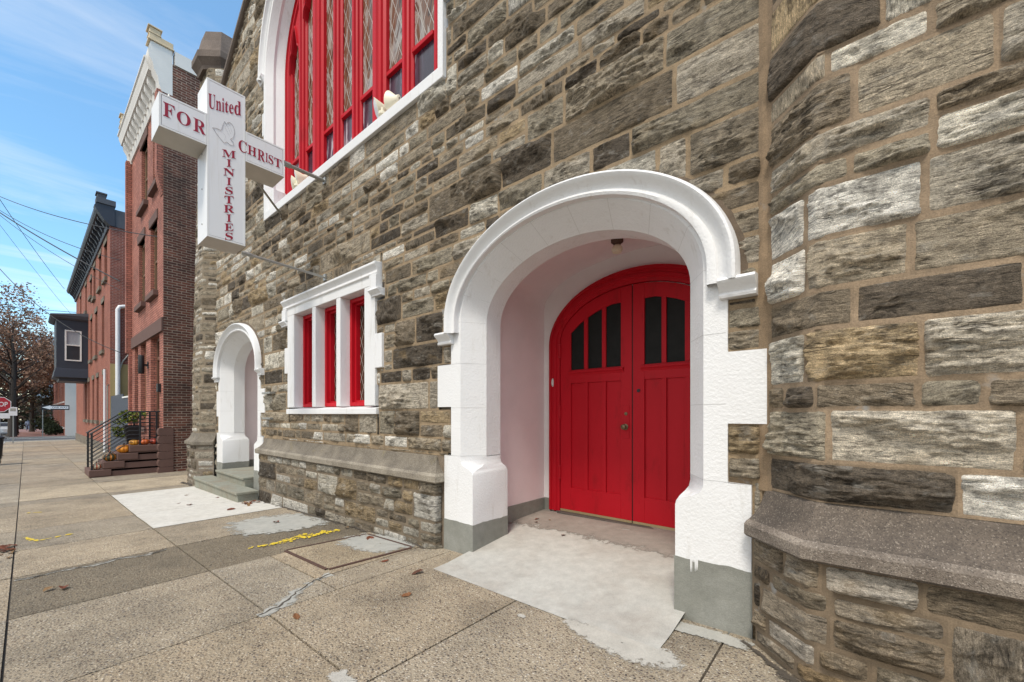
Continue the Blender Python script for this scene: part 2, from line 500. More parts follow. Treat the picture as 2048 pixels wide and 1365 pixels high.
FLOORP = make_concrete('worn_red_floor_paint', (0.27, 0.235, 0.20), (0.36, 0.33, 0.29), 0.5, 0.2, True)
GRIT_SHADE = make_concrete('grit_contact_shade', (0.085, 0.068, 0.05), (0.05, 0.04, 0.03), 0.5, 0.6, True)  # grit, its dark tone also standing in for contact shade
SKIMW = make_concrete('pale_cement_skim', (0.47, 0.445, 0.39), (0.42, 0.37, 0.30), 0.4, 0.3, True)
PORCHC = make_concrete('porch_concrete', (0.46, 0.445, 0.40), (0.33, 0.29, 0.245), 0.65)
LEADBIG = make_leaded('leaded_stained_glass_glint', [(0.36, (0.05, 0.03, 0.02)), (0.43, (0.17, 0.085, 0.045)), (0.5, (0.13, 0.075, 0.05)), (0.54, (0.34, 0.31, 0.27)), (0.60, (0.26, 0.25, 0.24)), (0.64, (0.11, 0.07, 0.05))], (0.16, 0.36), 4.0)  # amber-brown glass; the pale stops are reflections painted into its colour
LEADDARK = make_leaded('leaded_dark_glass', [(0.3, (0.03, 0.02, 0.016)), (0.5, (0.08, 0.05, 0.035)), (0.7, (0.04, 0.03, 0.025))], (0.11, 0.25), 3.0)
m_, t_, b_ = mat('violet_glass')
n_ = noise(t_, mapping(t_, objco(t_), (5, 5, 0.8)), 1.0, 4, 0.6, 0.8)
L(t_, ramp(t_, n_, [(0.42, (0.028, 0.022, 0.036)), (0.55, (0.07, 0.055, 0.085)), (0.585, (0.40, 0.38, 0.42)), (0.7, (0.46, 0.44, 0.48))]), b_.inputs['Base Color'])
b_.inputs['Roughness'].default_value = 0.2
VIOLET = m_
BRASS = plain('tarnished_brass', (0.16, 0.12, 0.07), 0.4, 0.8)
DARKIRON = plain('dark_iron', (0.02, 0.02, 0.022), 0.5, 0.3)
BLACKP = plain('black_railing_paint', (0.012, 0.012, 0.014), 0.4)
RUST = plain('rusty_steel', (0.10, 0.055, 0.04), 0.85, 0.2, var=0.4, nscale=30)
GALV = plain('galvanised_steel', (0.36, 0.36, 0.34), 0.45, 0.7, var=0.25, nscale=14)
def make_signpanel():
    m, t, b = mat('white_sign_panel'); co = objco(t)
    s = noise(t, mapping(t, co, (14, 14, 0.9)), 1.0, 6, 0.7)
    c = mixrgb(t, ramp(t, s, [(0.55, 0.0), (0.75, 0.4)]), (0.81, 0.805, 0.81), (0.60, 0.55, 0.48))
    L(t, c, b.inputs['Base Color']); b.inputs['Roughness'].default_value = 0.4
    return m
SIGNW = make_signpanel()
SIGNE = plain('white_sign_edge', (0.80, 0.795, 0.78), 0.45, var=0.05, nscale=4)
SIGNU = plain('beige_sign_underside', (0.52, 0.48, 0.42), 0.7, var=0.15, nscale=5)  # darker beige for the downward faces
SIGNR = plain('crimson_lettering', (0.33, 0.012, 0.035), 0.45, var=0.05)
SIGNL = plain('grey_outline', (0.30, 0.27, 0.28), 0.5)
CREAM = plain('cream_plastic', (0.78, 0.72, 0.55), 0.5)
PALEG = plain('pale_lens', (0.68, 0.68, 0.67), 0.4)
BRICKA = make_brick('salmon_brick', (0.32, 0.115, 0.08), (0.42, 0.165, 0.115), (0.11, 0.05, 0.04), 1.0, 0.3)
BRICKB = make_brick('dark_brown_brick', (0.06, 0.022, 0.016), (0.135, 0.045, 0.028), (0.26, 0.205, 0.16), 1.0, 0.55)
BRICKC = make_brick('orange_red_brick', (0.38, 0.135, 0.085), (0.32, 0.10, 0.062), (0.17, 0.085, 0.065), 1.0, 0.15)
BRICKD = make_brick('dark_red_brick', (0.20, 0.055, 0.04), (0.26, 0.075, 0.05), (0.33, 0.22, 0.18), 1.0, 0.25)
BRICKPAV = make_brick('red_brick_paving', (0.23, 0.10, 0.08), (0.30, 0.14, 0.11), (0.2, 0.15, 0.12), 1.0, 0.2)
BSTONE = plain('brownstone', (0.125, 0.068, 0.054), 0.85, var=0.2, nscale=5, bscale=50, bstr=0.25)
TRIMW = plain('white_trim_paint', (0.74, 0.72, 0.68), 0.6, var=0.12, nscale=3)
RUSTW = plain('rust_stained_paint', (0.62, 0.50, 0.33), 0.7, var=0.35, nscale=7)
NAVY = plain('charcoal_navy_paint', (0.028, 0.032, 0.045), 0.5, var=0.2)
SLATE = plain('slate_roofing', (0.07, 0.075, 0.088), 0.6, var=0.2)
WOODF = plain('brown_window_frame', (0.20, 0.115, 0.06), 0.5, var=0.2)
DOORWOOD = plain('stained_wood_door', (0.13, 0.06, 0.035), 0.45, var=0.25, nscale=3)
PANE = plain('window_pane', (0.035, 0.036, 0.042), 0.12, var=0.3, nscale=1.2)
CURTAIN = plain('grey_curtain', (0.34, 0.35, 0.37), 0.7)
YELST = plain('ochre_stucco', (0.36, 0.28, 0.13), 0.85, var=0.15, nscale=2, bscale=30)
FENCEM = plain('blue_grey_boards', (0.05, 0.062, 0.088), 0.6, var=0.2)
PIPEW = plain('white_pipe', (0.72, 0.73, 0.74), 0.4, var=0.05)
YELPAINT = plain('yellow_marking_paint', (0.72, 0.52, 0.03), 0.7, var=0.15, nscale=40)
ASPH = make_concrete('asphalt', (0.085, 0.085, 0.085), (0.13, 0.12, 0.115), 0.4)
SLATESTEP = make_concrete('bluestone_step', (0.25, 0.25, 0.20), (0.22, 0.15, 0.09), 0.6)
LEAFM = make_leaf('leaf')
BARK = plain('bark', (0.045, 0.035, 0.028), 0.9, var=0.35, nscale=12, bscale=18, bstr=0.6, bdist=0.03)
JOINT = plain('joint_dirt', (0.075, 0.06, 0.045), 0.95)

# ------------------------------------------------------------------ rock-faced stonework
def _hash(ix, iy, seed):
    h = (ix.astype(np.int64)*374761393 + iy.astype(np.int64)*668265263 + int(seed)*974634533) & 0xFFFFFFFF
    h = ((h ^ (h >> 13)) * 1274126177) & 0xFFFFFFFF
    h = h ^ (h >> 16)
    return (h & 0xFFFFFF) / float(0x1000000)
def vnoise(x, y, seed):
    ix = np.floor(x); iy = np.floor(y); fx = x-ix; fy = y-iy
    fx = fx*fx*(3-2*fx); fy = fy*fy*(3-2*fy)
    ix = ix.astype(np.int64); iy = iy.astype(np.int64)
    a = _hash(ix, iy, seed); b = _hash(ix+1, iy, seed); c = _hash(ix, iy+1, seed); d = _hash(ix+1, iy+1, seed)
    return (a*(1-fx)+b*fx)*(1-fy) + (c*(1-fx)+d*fx)*fy
def fbm(x, y, seed, octv=4, gain=0.55):
    s = 0; a = 1; n = 0
    for o in range(octv):
        s = s + a*vnoise(x*2**o, y*2**o, seed+o*17); n += a; a *= gain
    return s/n

def subtract(cells, ex):
    outc = []
    x0, x1, y0, y1 = ex
    for (a, b, c, d) in cells:
        if b <= x0 or a >= x1 or d <= y0 or c >= y1:
            outc.append((a, b, c, d)); continue
        if a < x0: outc.append((a, x0, c, d))
        if b > x1: outc.append((x1, b, c, d))
        m0, m1 = max(a, x0), min(b, x1)
        if d > y1: outc.append((m0, m1, y1, d))
        if c < y0: outc.append((m0, m1, c, y0))
    return [q for q in outc if q[1]-q[0] > 0.04 and q[3]-q[2] > 0.035]

def ashlar(u0, u1, z0, z1, r, heights, wide=1.0, split=0.5):
    cells = []
    z = z0
    while z < z1-1e-6:
        H = r.choice(heights)*r.uniform(0.92, 1.08)
        if z1-(z+H) < 0.10: H = z1-z
        u = u0 - r.uniform(0, 0.3)
        while u < u1:
            Lg = r.uniform(0.55, 1.5)*wide
            if u1-(u+Lg) < 0.22: Lg = u1-u
            if H > 0.19 and r.random() < split:
                t = r.uniform(0.33, 0.67)
                layers = [(z, z+H*t), (z+H*t, z+H)]
            else:
                layers = [(z, z+H)]
            for (a, b) in layers:
                h = b-a
                x = u
                while x < u+Lg-1e-6:
                    w = min(max(h*r.uniform(1.1, 4.3), 0.20), 0.95*wide)
                    if u+Lg-(x+w) < 0.16: w = u+Lg-x
                    if x+w > u0+0.03:
                        cells.append((max(x, u0), x+w, a, b))
                    x += w
            u += Lg
        z += H
    return cells

PALETTE = [((0.315, 0.262, 0.19), 5), ((0.40, 0.35, 0.275), 4), ((0.20, 0.16, 0.112), 4), ((0.53, 0.485, 0.40), 3.4),
           ((0.105, 0.084, 0.062), 2.4), ((0.36, 0.27, 0.16), 1.6), ((0.64, 0.60, 0.525), 2.6), ((0.29, 0.25, 0.185), 4)]

class Path:
    """wall line in plan; u runs along it, n is the outward normal"""
    def __init__(s, pts, taper=0.0, taperx=0.0):
        s.p = [np.array(q, float) for q in pts]
        s.l = [np.linalg.norm(b-a) for a, b in zip(s.p, s.p[1:])]
        s.cum = np.concatenate([[0], np.cumsum(s.l)])
        s.L = s.cum[-1]; s.taper = taper; s.tx = taperx
    def at(s, u, z):
        u = np.asarray(u, float)
        x = np.zeros_like(u); y = np.zeros_like(u); nx = np.zeros_like(u); ny = np.zeros_like(u)
        for k in range(len(s.l)):
            a, b = s.p[k], s.p[k+1]; d = (b-a)/s.l[k]
            lo = s.cum[k] if k else -1e9; hi = s.cum[k+1] if k < len(s.l)-1 else 1e9
            m = (u >= lo) & (u <= hi)
            t = u[m]-s.cum[k]
            x[m] = a[0]+d[0]*t; y[m] = a[1]+d[1]*t
            nx[m] = d[1]; ny[m] = -d[0]
        # soften normals at the arrises
        for k in range(1, len(s.l)):
            d0 = (s.p[k]-s.p[k-1])/s.l[k-1]; d1 = (s.p[k+1]-s.p[k])/s.l[k]
            m = np.abs(u-s.cum[k]) < 0.03
            t = (u[m]-s.cum[k]+0.03)/0.06
            ax = d0[1]*(1-t)+d1[1]*t; ay = -(d0[0]*(1-t)+d1[0]*t); q = np.hypot(ax, ay)
            nx[m] = ax/q; ny[m] = ay/q
        y = y + s.taper*np.maximum(z-1.0, 0); x = x + s.tx*np.maximum(z-1.0, 0)
        return x, y, nx, ny

def stone_wall(name, cells, path, parent, seed, spacing, inside=None, dark=1.0, warm=1.0, mortar=(0.29, 0.20, 0.13),
               corners=(), joint=0.007, relief=1.0, near=None, facet=0.85):
    r = random.Random(seed)
    V = []; F = []; S = []; Cc = []; MI = []
    base = 0
    for ci, (u0, u1, z0, z1) in enumerate(cells):
        w, h = u1-u0, z1-z0
        uc, zc = (u0+u1)/2, (z0+z1)/2
        sp = spacing(uc, zc)
        # ---- bed of mortar for this stone
        ms = 0.05 if (inside or corners) else 10
        nu = max(1, int(math.ceil(w/ms))); nz = max(1, int(math.ceil(h/ms))) if inside else 1
        U, Z = np.meshgrid(np.linspace(u0, u1, nu+1), np.linspace(z0, z1, nz+1))
        x, y, nx, ny = path.at(U, Z)
        P = np.stack([x+nx*0.004, y+ny*0.004, Z], -1).reshape(-1, 3)
        idx = np.arange((nu+1)*(nz+1)).reshape(nz+1, nu+1)
        Q = np.stack([idx[:-1, :-1], idx[:-1, 1:], idx[1:, 1:], idx[1:, :-1]], -1).reshape(-1, 4)
        if inside:
            cu = U.reshape(-1)[Q].mean(1); cz = Z.reshape(-1)[Q].mean(1)
            Q = Q[~inside(cu, cz, -0.09)]
        V.append(P); F.append(Q+base); base += len(P); MI.append(np.zeros(len(Q), int))
        S.append(P*0.0); tone = r.uniform(0.85, 1.12)*(dark**0.4)
        Cc.append(np.tile(np.array([mortar[0]*tone, mortar[1]*tone, mortar[2]*tone, 1.0]), (len(P), 1)))
        # ---- the stone itself
        j = joint*r.uniform(0.8, 1.3)
        if w-2*j < 0.03 or h-2*j < 0.02: continue
        nu = max(3, int(w/sp)); nz = max(3, int(h/sp))
        U, Z = np.meshgrid(np.linspace(u0+j*0.35, u1-j*0.35, nu+1), np.linspace(z0+j*0.35, z1-j*0.35, nz+1))
        sd = r.randrange(1, 10**6)
        ou, oz = r.uniform(0, 50), r.uniform(0, 50)
        lu, lz = U-u0, Z-z0
        wob = 0.007
        eL = lu-j*0.9-wob*fbm(lz*14+oz, lz*0+3.1, sd, 3); eR = w-lu-j*0.9-wob*fbm(lz*14+oz, lz*0+9.1, sd+1, 3)
        eB = lz-j*0.9-wob*fbm(lu*12+ou, lu*0+5.1, sd+2, 3); eT = h-lz-j*0.9-wob*fbm(lu*12+ou, lu*0+7.7, sd+3, 3)
        d = np.minimum(np.minimum(eL, eR), np.minimum(eB, eT))
        rr = r.uniform(0.006, 0.028)
        k = np.minimum(eL, eR); q = np.minimum(eB, eT)
        corner = (k < rr) & (q < rr)
        d = np.where(corner, rr-np.hypot(rr-np.minimum(k, rr), rr-np.minimum(q, rr)), d)
        kind = r.random()
        big = min(h, w)
        top = (0.016+0.15*big*r.uniform(0.45, 1.2))*relief
        f = np.full_like(U, top)
        for _ in range(r.randint(3, 7)):
            a = r.uniform(-0.4, 0.4); b_ = r.uniform(-1.0, 1.0)
            cu, cz = r.uniform(0.15, 0.85)*w, r.uniform(0.15, 0.85)*h
            f = np.minimum(f, top*r.uniform(0.55, 1.1)+a*(lu-cu)*0.5+b_*(lz-cz)*0.55)
        zr = r.uniform(0.16, 0.5)*h; tl = r.uniform(-0.25, 0.25)*h/max(w, 0.2)
        zz = zr+tl*(lu-w/2)+0.05*h*(fbm(lu*7+ou, lu*0+2.2, sd+31, 3)-0.5)*2
        low_ = 0.008+np.maximum(lz, 0)*top*r.uniform(0.9, 1.3)/np.maximum(zz, 0.02)
        upp_ = top*1.05-(lz-zz)*r.uniform(0.15, 0.75)*top/h
        f = np.minimum(f, np.minimum(low_, upp_)) if r.random() < facet else f
        if r.random() < facet*0.8:
            xe = r.uniform(0.6, 0.9)*w; f = np.minimum(f, top*1.0-np.maximum(lu-xe-0.3*(lz-h/2), 0)*r.uniform(0.5, 1.0))
        if r.random() < facet*0.6:
            xe = r.uniform(0.1, 0.35)*w; f = np.minimum(f, top*1.0-np.maximum(xe+0.3*(lz-h/2)-lu, 0)*r.uniform(0.5, 1.0))
        n1 = fbm(lu*7+ou, lz*44+oz, sd+5, 5, 0.66)
        n2 = fbm(lu*20+ou, lz*34+oz, sd+9, 4, 0.65)
        n3 = fbm(lu*3.2+ou, lz*9+oz, sd+19, 3, 0.5)
        if kind < 0.60:      # split along the bed: long ledges
            st = n3*6+n1*1.2; fl = np.floor(st); fr = st-fl
            terr = (fl+np.clip((fr-0.72)/0.28, 0, 1))/6
            f = f + relief*(0.040*(terr-0.5)+0.046*(n1-0.5)+0.020*(n2-0.5))
        elif kind < 0.85:    # pitched, lumpy
            f = f + relief*(0.060*(fbm(lu*9+ou, lz*12+oz, sd+21, 4, 0.6)-0.5)+0.022*(n1-0.5)+0.022*(n2-0.5))
        else:                # flatter sawn or worn stone
            f = np.minimum(f, top*0.7)*0.6 + relief*(0.012*(n1-0.5)+0.004*(n2-0.5))+0.006
        f = np.maximum(f, 0.005+0.006*n2)
        for cpos in corners:
            m = np.abs(U-cpos)
            f = np.minimum(f, 0.013+np.maximum(m-0.028, 0)*1.6)
        sink = 0.012
        prof = 1-np.exp(-np.maximum(d, 0)/0.008)
        hgt = np.where(d > 0, f*prof, -sink)
        x, y, nx, ny = path.at(U, Z)
        P = np.stack([x+nx*hgt, y+ny*hgt, Z], -1).reshape(-1, 3)
        idx = np.arange((nu+1)*(nz+1)).reshape(nz+1, nu+1)
        Q = np.stack([idx[:-1, :-1], idx[:-1, 1:], idx[1:, 1:], idx[1:, :-1]], -1).reshape(-1, 4)
        if inside:
            cu = U.reshape(-1)[Q].mean(1); cz = Z.reshape(-1)[Q].mean(1)
            Q = Q[~inside(cu, cz, 0.0)]
        tot = sum(p[1] for p in PALETTE); pk = r.uniform(0, tot)
        for cc, wgt in PALETTE:
            pk -= wgt
            if pk <= 0: break
        g = r.uniform(0.82, 1.2)
        dk = dark(uc, zc) if callable(dark) is True else dark
        col = np.array([cc[0]*g*dk*warm, cc[1]*g*dk, cc[2]*g*dk/warm])
        rot = 0.0
        if kind > 0.6: rot = r.choice([0, 0, 0, 0.22, -0.25, 1.57])
        su = lu*cos(rot)-lz*sin(rot)+ou*3; sv = lu*sin(rot)+lz*cos(rot)+oz*3
        V.append(P); F.append(Q+base); base += len(P); MI.append(np.ones(len(Q), int))
        S.append(np.stack([su, sv, np.full_like(su, r.uniform(0, 20))], -1).reshape(-1, 3))
        Cc.append(np.tile(np.append(col, 1.0), (len(P), 1)))
    V = np.concatenate(V); F = np.concatenate(F); S = np.concatenate(S); Cc = np.concatenate(Cc); MI = np.concatenate(MI)
    me = bpy.data.meshes.new(name)
    me.vertices.add(len(V)); me.vertices.foreach_set('co', V.astype(np.float32).ravel())
    me.loops.add(F.size); me.loops.foreach_set('vertex_index', F.astype(np.int32).ravel())
    me.polygons.add(len(F)); me.polygons.foreach_set('loop_start', np.arange(0, F.size, 4, dtype=np.int32))
    me.materials.append(MORTAR); me.materials.append(STONE)
    me.polygons.foreach_set('material_index', MI.astype(np.int32))
    me.polygons.foreach_set('use_smooth', np.ones(len(F), bool))
    a = me.attributes.new('suv', 'FLOAT_VECTOR', 'POINT'); a.data.foreach_set('vector', S.astype(np.float32).ravel())
    a = me.attributes.new('col', 'FLOAT_COLOR', 'POINT'); a.data.foreach_set('color', Cc.astype(np.float32).ravel())
    me.update(calc_edges=True); me.validate()
    return link_mesh(name, me, parent)

def offset_path(pts, d):
    """offset a plan polyline outwards (towards the street)"""
    P = [np.array(p, float) for p in pts]
    nrm = []
    for a, b in zip(P, P[1:]):
        t = (b-a)/np.linalg.norm(b-a); nrm.append(np.array([t[1], -t[0]]))
    o = []
    for i, p in enumerate(P):
        if i == 0: o.append(p+nrm[0]*d)
        elif i == len(P)-1: o.append(p+nrm[-1]*d)
        else:
            m = nrm[i-1]+nrm[i]; m = m/np.linalg.norm(m)
            o.append(p+m*d/np.dot(m, nrm[i]))
    return [tuple(q) for q in o]

def moulding(name, pts, profile, mat_, parent, subdiv=0.25, caps=True, nose=None):
    mb = MB()
    rings = []
    # extra points along the run so that surfaces stay well shaped
    P = [pts[0]]
    for a, b in zip(pts, pts[1:]): P.append(b)
    for d, z in profile:
        rings.append([(x, y, z) for x, y in offset_path(P, d)])
    mb.lofts(rings)
    if caps:
        for e in (0, -1):
            mb.poly([rg[e] for rg in rings])
    if nose is not None:
        k = len(pts)-1
        for f in range(len(profile)-1):
            if 5 <= f <= 7:
                for i in range(k): mb.mi[f*k+i] = 1
        mat_ = [mat_, nose]
    return mb.build(name, mat_, parent, smooth=True, angle=28)

# ------------------------------------------------------------------ the church
CH = empty('church', (-5.8, 0, zg(-5.8)), 'grey stone church with white arched porches and red doors and windows', 'church')
C1, C2, AX, AXW = -1.88, -9.66, -5.77, -5.70

def gable(x): return 7.15+0.59*(x+10.5)
def zvis(x): return min(gable(x)-0.05, 1.01*(0.765*2.8-0.644*x)+1.5)

EXC = []
for c, sgn in ((C1, 1), (C2, -1)):
    EXC += [(c-1.26, c+1.26, -2.2, 0.93), (c-1.34, c+1.40, -2.2, -0.43), (c-1.41, c+1.43, 0.70, 0.83)]
EXC += [(C1-1.48, C1-1.2, 0.07, 0.50), (C1+1.2, C1+1.60, -0.06, 0.38),
        (C2-1.40, C2-1.2, -0.06, 0.50), (C2+1.2, C2+1.48, 0.02, 0.46)]
EXC += [(-7.13, -4.53, 0.0, 1.70), (-7.27, -4.45, 1.56, 1.84), (-7.27, -7.0, 1.40, 1.6), (-4.7, -4.36, 1.40, 1.6),
        (-7.25, -7.0, 0.66, 1.08), (-4.7, -4.38, 0.56, 0.98), (-7.165, -4.495, 0.0, 0.10)]
EXC += [(-8.16, -3.24, 3.47, 6.05), (-8.28, -3.12, 4.22, 4.62), (-8.35, -3.0, -3.0, -0.437)]
def inside_main(u, z, g):
    m = np.zeros(u.shape, bool)
    for c in (C1, C2):
        h = 1.29+g; rs = 0.90+g
        m |= (z > 0.9) & (((u-c)/h)**2+((z-0.91)/rs)**2 < 1)
        m |= (z <= 0.9) & (np.abs(u-c) < 1.24+g) & (z > -3)
    h = 2.53+g
    m |= (z > 6.0) & (((u-AXW)/h)**2+((z-6.0)/(2.24+g))**2 < 1)
    m |= (z <= 6.0) & (z > 3.47-g*0.2) & (np.abs(u-AXW) < 2.44+g)
    m |= (z > 0.0-g*0.2) & (z < 1.7) & (np.abs(u+5.83) < 1.29+g)
    m |= z > gable(u)-0.02
    return m

r_ = random.Random(11)
cells = ashlar(-11.2, -0.428, -1.75, 8.6, r_, [0.15, 0.21, 0.25, 0.28, 0.31], 1.35, 0.42)
for e in EXC: cells = subtract(cells, e)
cells = [c for c in cells if c[2] < zvis((c[0]+c[1])/2)]
cells = [c for c in cells if not (c[3] <= -0.40 and c[1] > -8.4 and c[0] < -3.1)]
MAIN = Path([(-20.0, 0), (5.0, 0)])
def main_sp(u, z):
    d = 0.644*(-u)+0.765*2.8
    return min(0.045, max(0.009, 0.0029*d))
cells_m = [(a+20, b+20, c, d) for a, b, c, d in cells]
def dark_main(u, z):
    x = u-20
    return 1.0 - 0.14*math.exp(-((x+2.0)/1.5)**2)*(z > 1.4)
stone_wall('stone_wall', cells_m, MAIN, CH, 3, lambda u, z: main_sp(u-20, z),
           inside=lambda u, z, g: inside_main(u-20, z, g), dark=1.0, mortar=(0.28, 0.205, 0.125), relief=1.25, joint=0.0052)

# core of the wall (rubble backing behind the facing, with the openings left out), gable and side wall
mb = MB()
def blocked(x0, x1, z0, z1):
    for c in (C1, C2):
        if x1 > c-1.3 and x0 < c+1.3 and z0 < 1.85: return True
    if x1 > -7.2 and x0 < -4.45 and z1 > -0.05 and z0 < 1.75: return True
    if x1 > -8.4 and x0 < -3.1 and z1 > 3.4 and z0 < 8.1: return True
    return False
xs = np.arange(-12.2, 1.31, 0.25)
for x0, x1 in zip(xs, xs[1:]):
    for z0 in np.arange(-1.8, 10.5, 0.25):
        z1 = z0+0.25
        if not blocked(x0, x1, z0, z1) and z1 < (gable(x0) if x0 < AX else gable(2*AX-x0))+0.02:
            mb.box(x0, x1, 0.035, 0.4, z0, z1)
mb.col = (0.25, 0.2, 0.15)
mb.box(-12.2, -12.15, 0.4, 14, -1.8, 6.4)
for f in range(len(mb.c)): mb.c[f] = (0.25, 0.2, 0.15)
mb.build('wall_core', MORTAR, CH)
# gable coping
mb = MB()
prof = [(-0.06, -0.06), (-0.09, -0.03), (-0.09, 0.04), (-0.05, 0.09), (0.5, 0.12), (0.5, -0.06)]
pth = [(-11.2, 7.02), (-11.0, 7.0), (-10.75, 7.03), (-10.5, 7.12), (-10.2, 7.30), (AX, gable(AX)), (-1.0, gable(2*AX+1.0))]
mb.lofts([[(x, y, z+dz) for y, dz in prof] for x, z in pth], True, cap=True)
mb.build('gable_coping', CAPSTONE, CH)

# ---- plinths
PL_PROF = [(-0.01, -0.435), (0.015, -0.45), (0.03, -0.49), (0.05, -0.54), (0.085, -0.585), (0.115, -0.612), (0.132, -0.622),
           (0.145, -0.638), (0.145, -0.695), (0.133, -0.708), (0.085, -0.712)]
moulding('plinth_moulding', [(-8.14, 0.2), (-8.14, 0), (-3.395, 0), (-3.395, 0.2)], PL_PROF, LIMESTONE, CH, nose=NOSINGL)
PLP = Path([(-8.225, 0.0), (-8.225, -0.09), (-3.31, -0.09), (-3.31, 0.0)])
cells = ashlar(0.0, PLP.L, -1.62, -0.708, random.Random(5), [0.19, 0.23, 0.27, 0.30], 0.95, 0.42)
stone_wall('plinth', cells, PLP, CH, 8,
           lambda u, z: main_sp(u-8.3, z), corners=(0.09, PLP.L-0.09), dark=0.70, mortar=(0.20, 0.155, 0.105), relief=1.25)
mb = MB(); mb.box(-8.215, -3.32, -0.08, 0.02, -1.8, -0.71); mb.box(-8.33, -3.18, -0.004, 0.05, -1.8, -0.44)
for f in range(len(mb.c)): mb.c[f] = (0.2, 0.155, 0.11)
mb.build('plinth_core', MORTAR, CH)

# ---- corner turret beside the camera: cant face then front face
RT = [(-0.403, 0.0), (-0.153, -0.25), (3.0, -0.25), (3.25, 0.0)]
PR = Path(RT)
cells = ashlar(0.018, PR.L, -0.44, 5.2, random.Random(21), [0.13, 0.20, 0.24, 0.26, 0.28], 1.15, 0.30)
def rt_sp(u, z): return 0.0085 if z < 2.2 and u < 1.3 else 0.035
stone_wall('turret', cells, PR, CH, 31, rt_sp, corners=(PR.cum[1], PR.cum[2]), joint=0.0052, mortar=(0.24, 0.175, 0.113), warm=1.0, dark=1.45, relief=1.2, facet=0.45)
PB = offset_path(RT, 0.09); PBp = Path(PB)
cells = ashlar(0, PBp.L, -1.5, -0.708, random.Random(4), [0.19, 0.23, 0.27], 1.3, 0.3)
stone_wall('turret_plinth', cells, PBp, CH, 37, lambda u, z: 0.008 if u < 1.3 else 0.03, corners=(PBp.cum[1], PBp.cum[2]), joint=0.0052, mortar=(0.21, 0.155, 0.10), dark=0.72, warm=1.06, relief=1.0, facet=0.5)
moulding('turret_moulding', RT, PL_PROF, BROWNSTONE, CH, nose=NOSING)
mb = MB(); mb.prism_z([(-0.39, 0.03), (-0.145, -0.235), (2.99, -0.235), (3.24, 0.02), (3.24, 2.5), (-0.39, 2.5)], -1.5, 7.5)
for f in range(len(mb.c)): mb.c[f] = (0.25, 0.18, 0.12)
mb.build('turret_core', MORTAR, CH)

mb = MB(); mb.lofts([[(-0.45, -0.004, z), (-0.425, -0.016, z), (-0.40, -0.019, z), (-0.375, -0.036, z)] for z in (-0.45, 0.5, 1.4, 3.2)])
for f in range(len(mb.c)): mb.c[f] = (0.255, 0.18, 0.11)
mb.build('turret_joint', MORTAR, CH)
mb = MB(); mb.box(C1+1.2, -0.405, 0.001, 0.03, -0.6, -0.3)
for f in range(len(mb.c)): mb.c[f] = (0.255, 0.18, 0.11)
mb.build('mortar_bed', MORTAR, CH)
# ---- far corner turret
LT = [(-12.34, 0.06), (-12.05, -0.25), (-11.39, -0.25), (-11.14, 0.0)]
PLt = Path(LT, taper=0.016, taperx=0.03)
cells = ashlar(0, PLt.L, -0.44, 7.8, random.Random(22), [0.14, 0.20, 0.25], 0.55)
stone_wall('far_turret', cells, PLt, CH, 41, lambda u, z: 0.035, corners=(PLt.cum[1], PLt.cum[2]), mortar=(0.25, 0.2, 0.14), dark=0.95)
LB = offset_path(LT, 0.09); PLb = Path(LB)
cells = ashlar(0, PLb.L, -1.75, -0.708, random.Random(23), [0.2, 0.25], 0.6)
stone_wall('far_turret_plinth', cells, PLb, CH, 43, lambda u, z: 0.03, corners=(PLb.cum[1], PLb.cum[2]), mortar=(0.2, 0.16, 0.12), dark=0.75)
moulding('far_turret_moulding', LT, [(d, z) for d, z in PL_PROF], LIMESTONE, CH)
mb = MB(); mb.prism_z([(-12.3, 0.08), (-12.04, -0.235), (-11.4, -0.235), (-11.16, 0.02), (-11.16, 0.9), (-12.3, 0.9)], -1.75, 1.0)
mb.lofts([[(x+0.03*(z-1), y+0.016*max(z-1, 0)+0.0, z) for x, y in [(-12.3, 0.08), (-12.04, -0.235), (-11.4, -0.235), (-11.16, 0.02), (-11.16, 0.9), (-12.3, 0.9)]] for z in (1.0, 7.9)], True, cap=True)
for f in range(len(mb.c)): mb.c[f] = (0.2, 0.16, 0.12)
mb.build('far_turret_core', MORTAR, CH)
# cap: moulded eaves under a low eight-sided pyramid cut off flat
mb = MB()
cx, cy = -11.50, 0.24
def octa(rad, z): return [(cx+rad*cos(pi/8+k*pi/4)/cos(pi/8), cy+rad*0.92*sin(pi/8+k*pi/4)/cos(pi/8), z) for k in range(8)]
mb.lofts([octa(0.50, 7.78), octa(0.52, 7.85), octa(0.58, 7.93), octa(0.62, 7.98), octa(0.62, 8.12), octa(0.57, 8.15), octa(0.50, 8.42), octa(0.494, 8.43), octa(0.44, 8.68), octa(0.42, 8.70)], True, cap=True)
mb.build('turret_cap', CAPSTONE, CH)

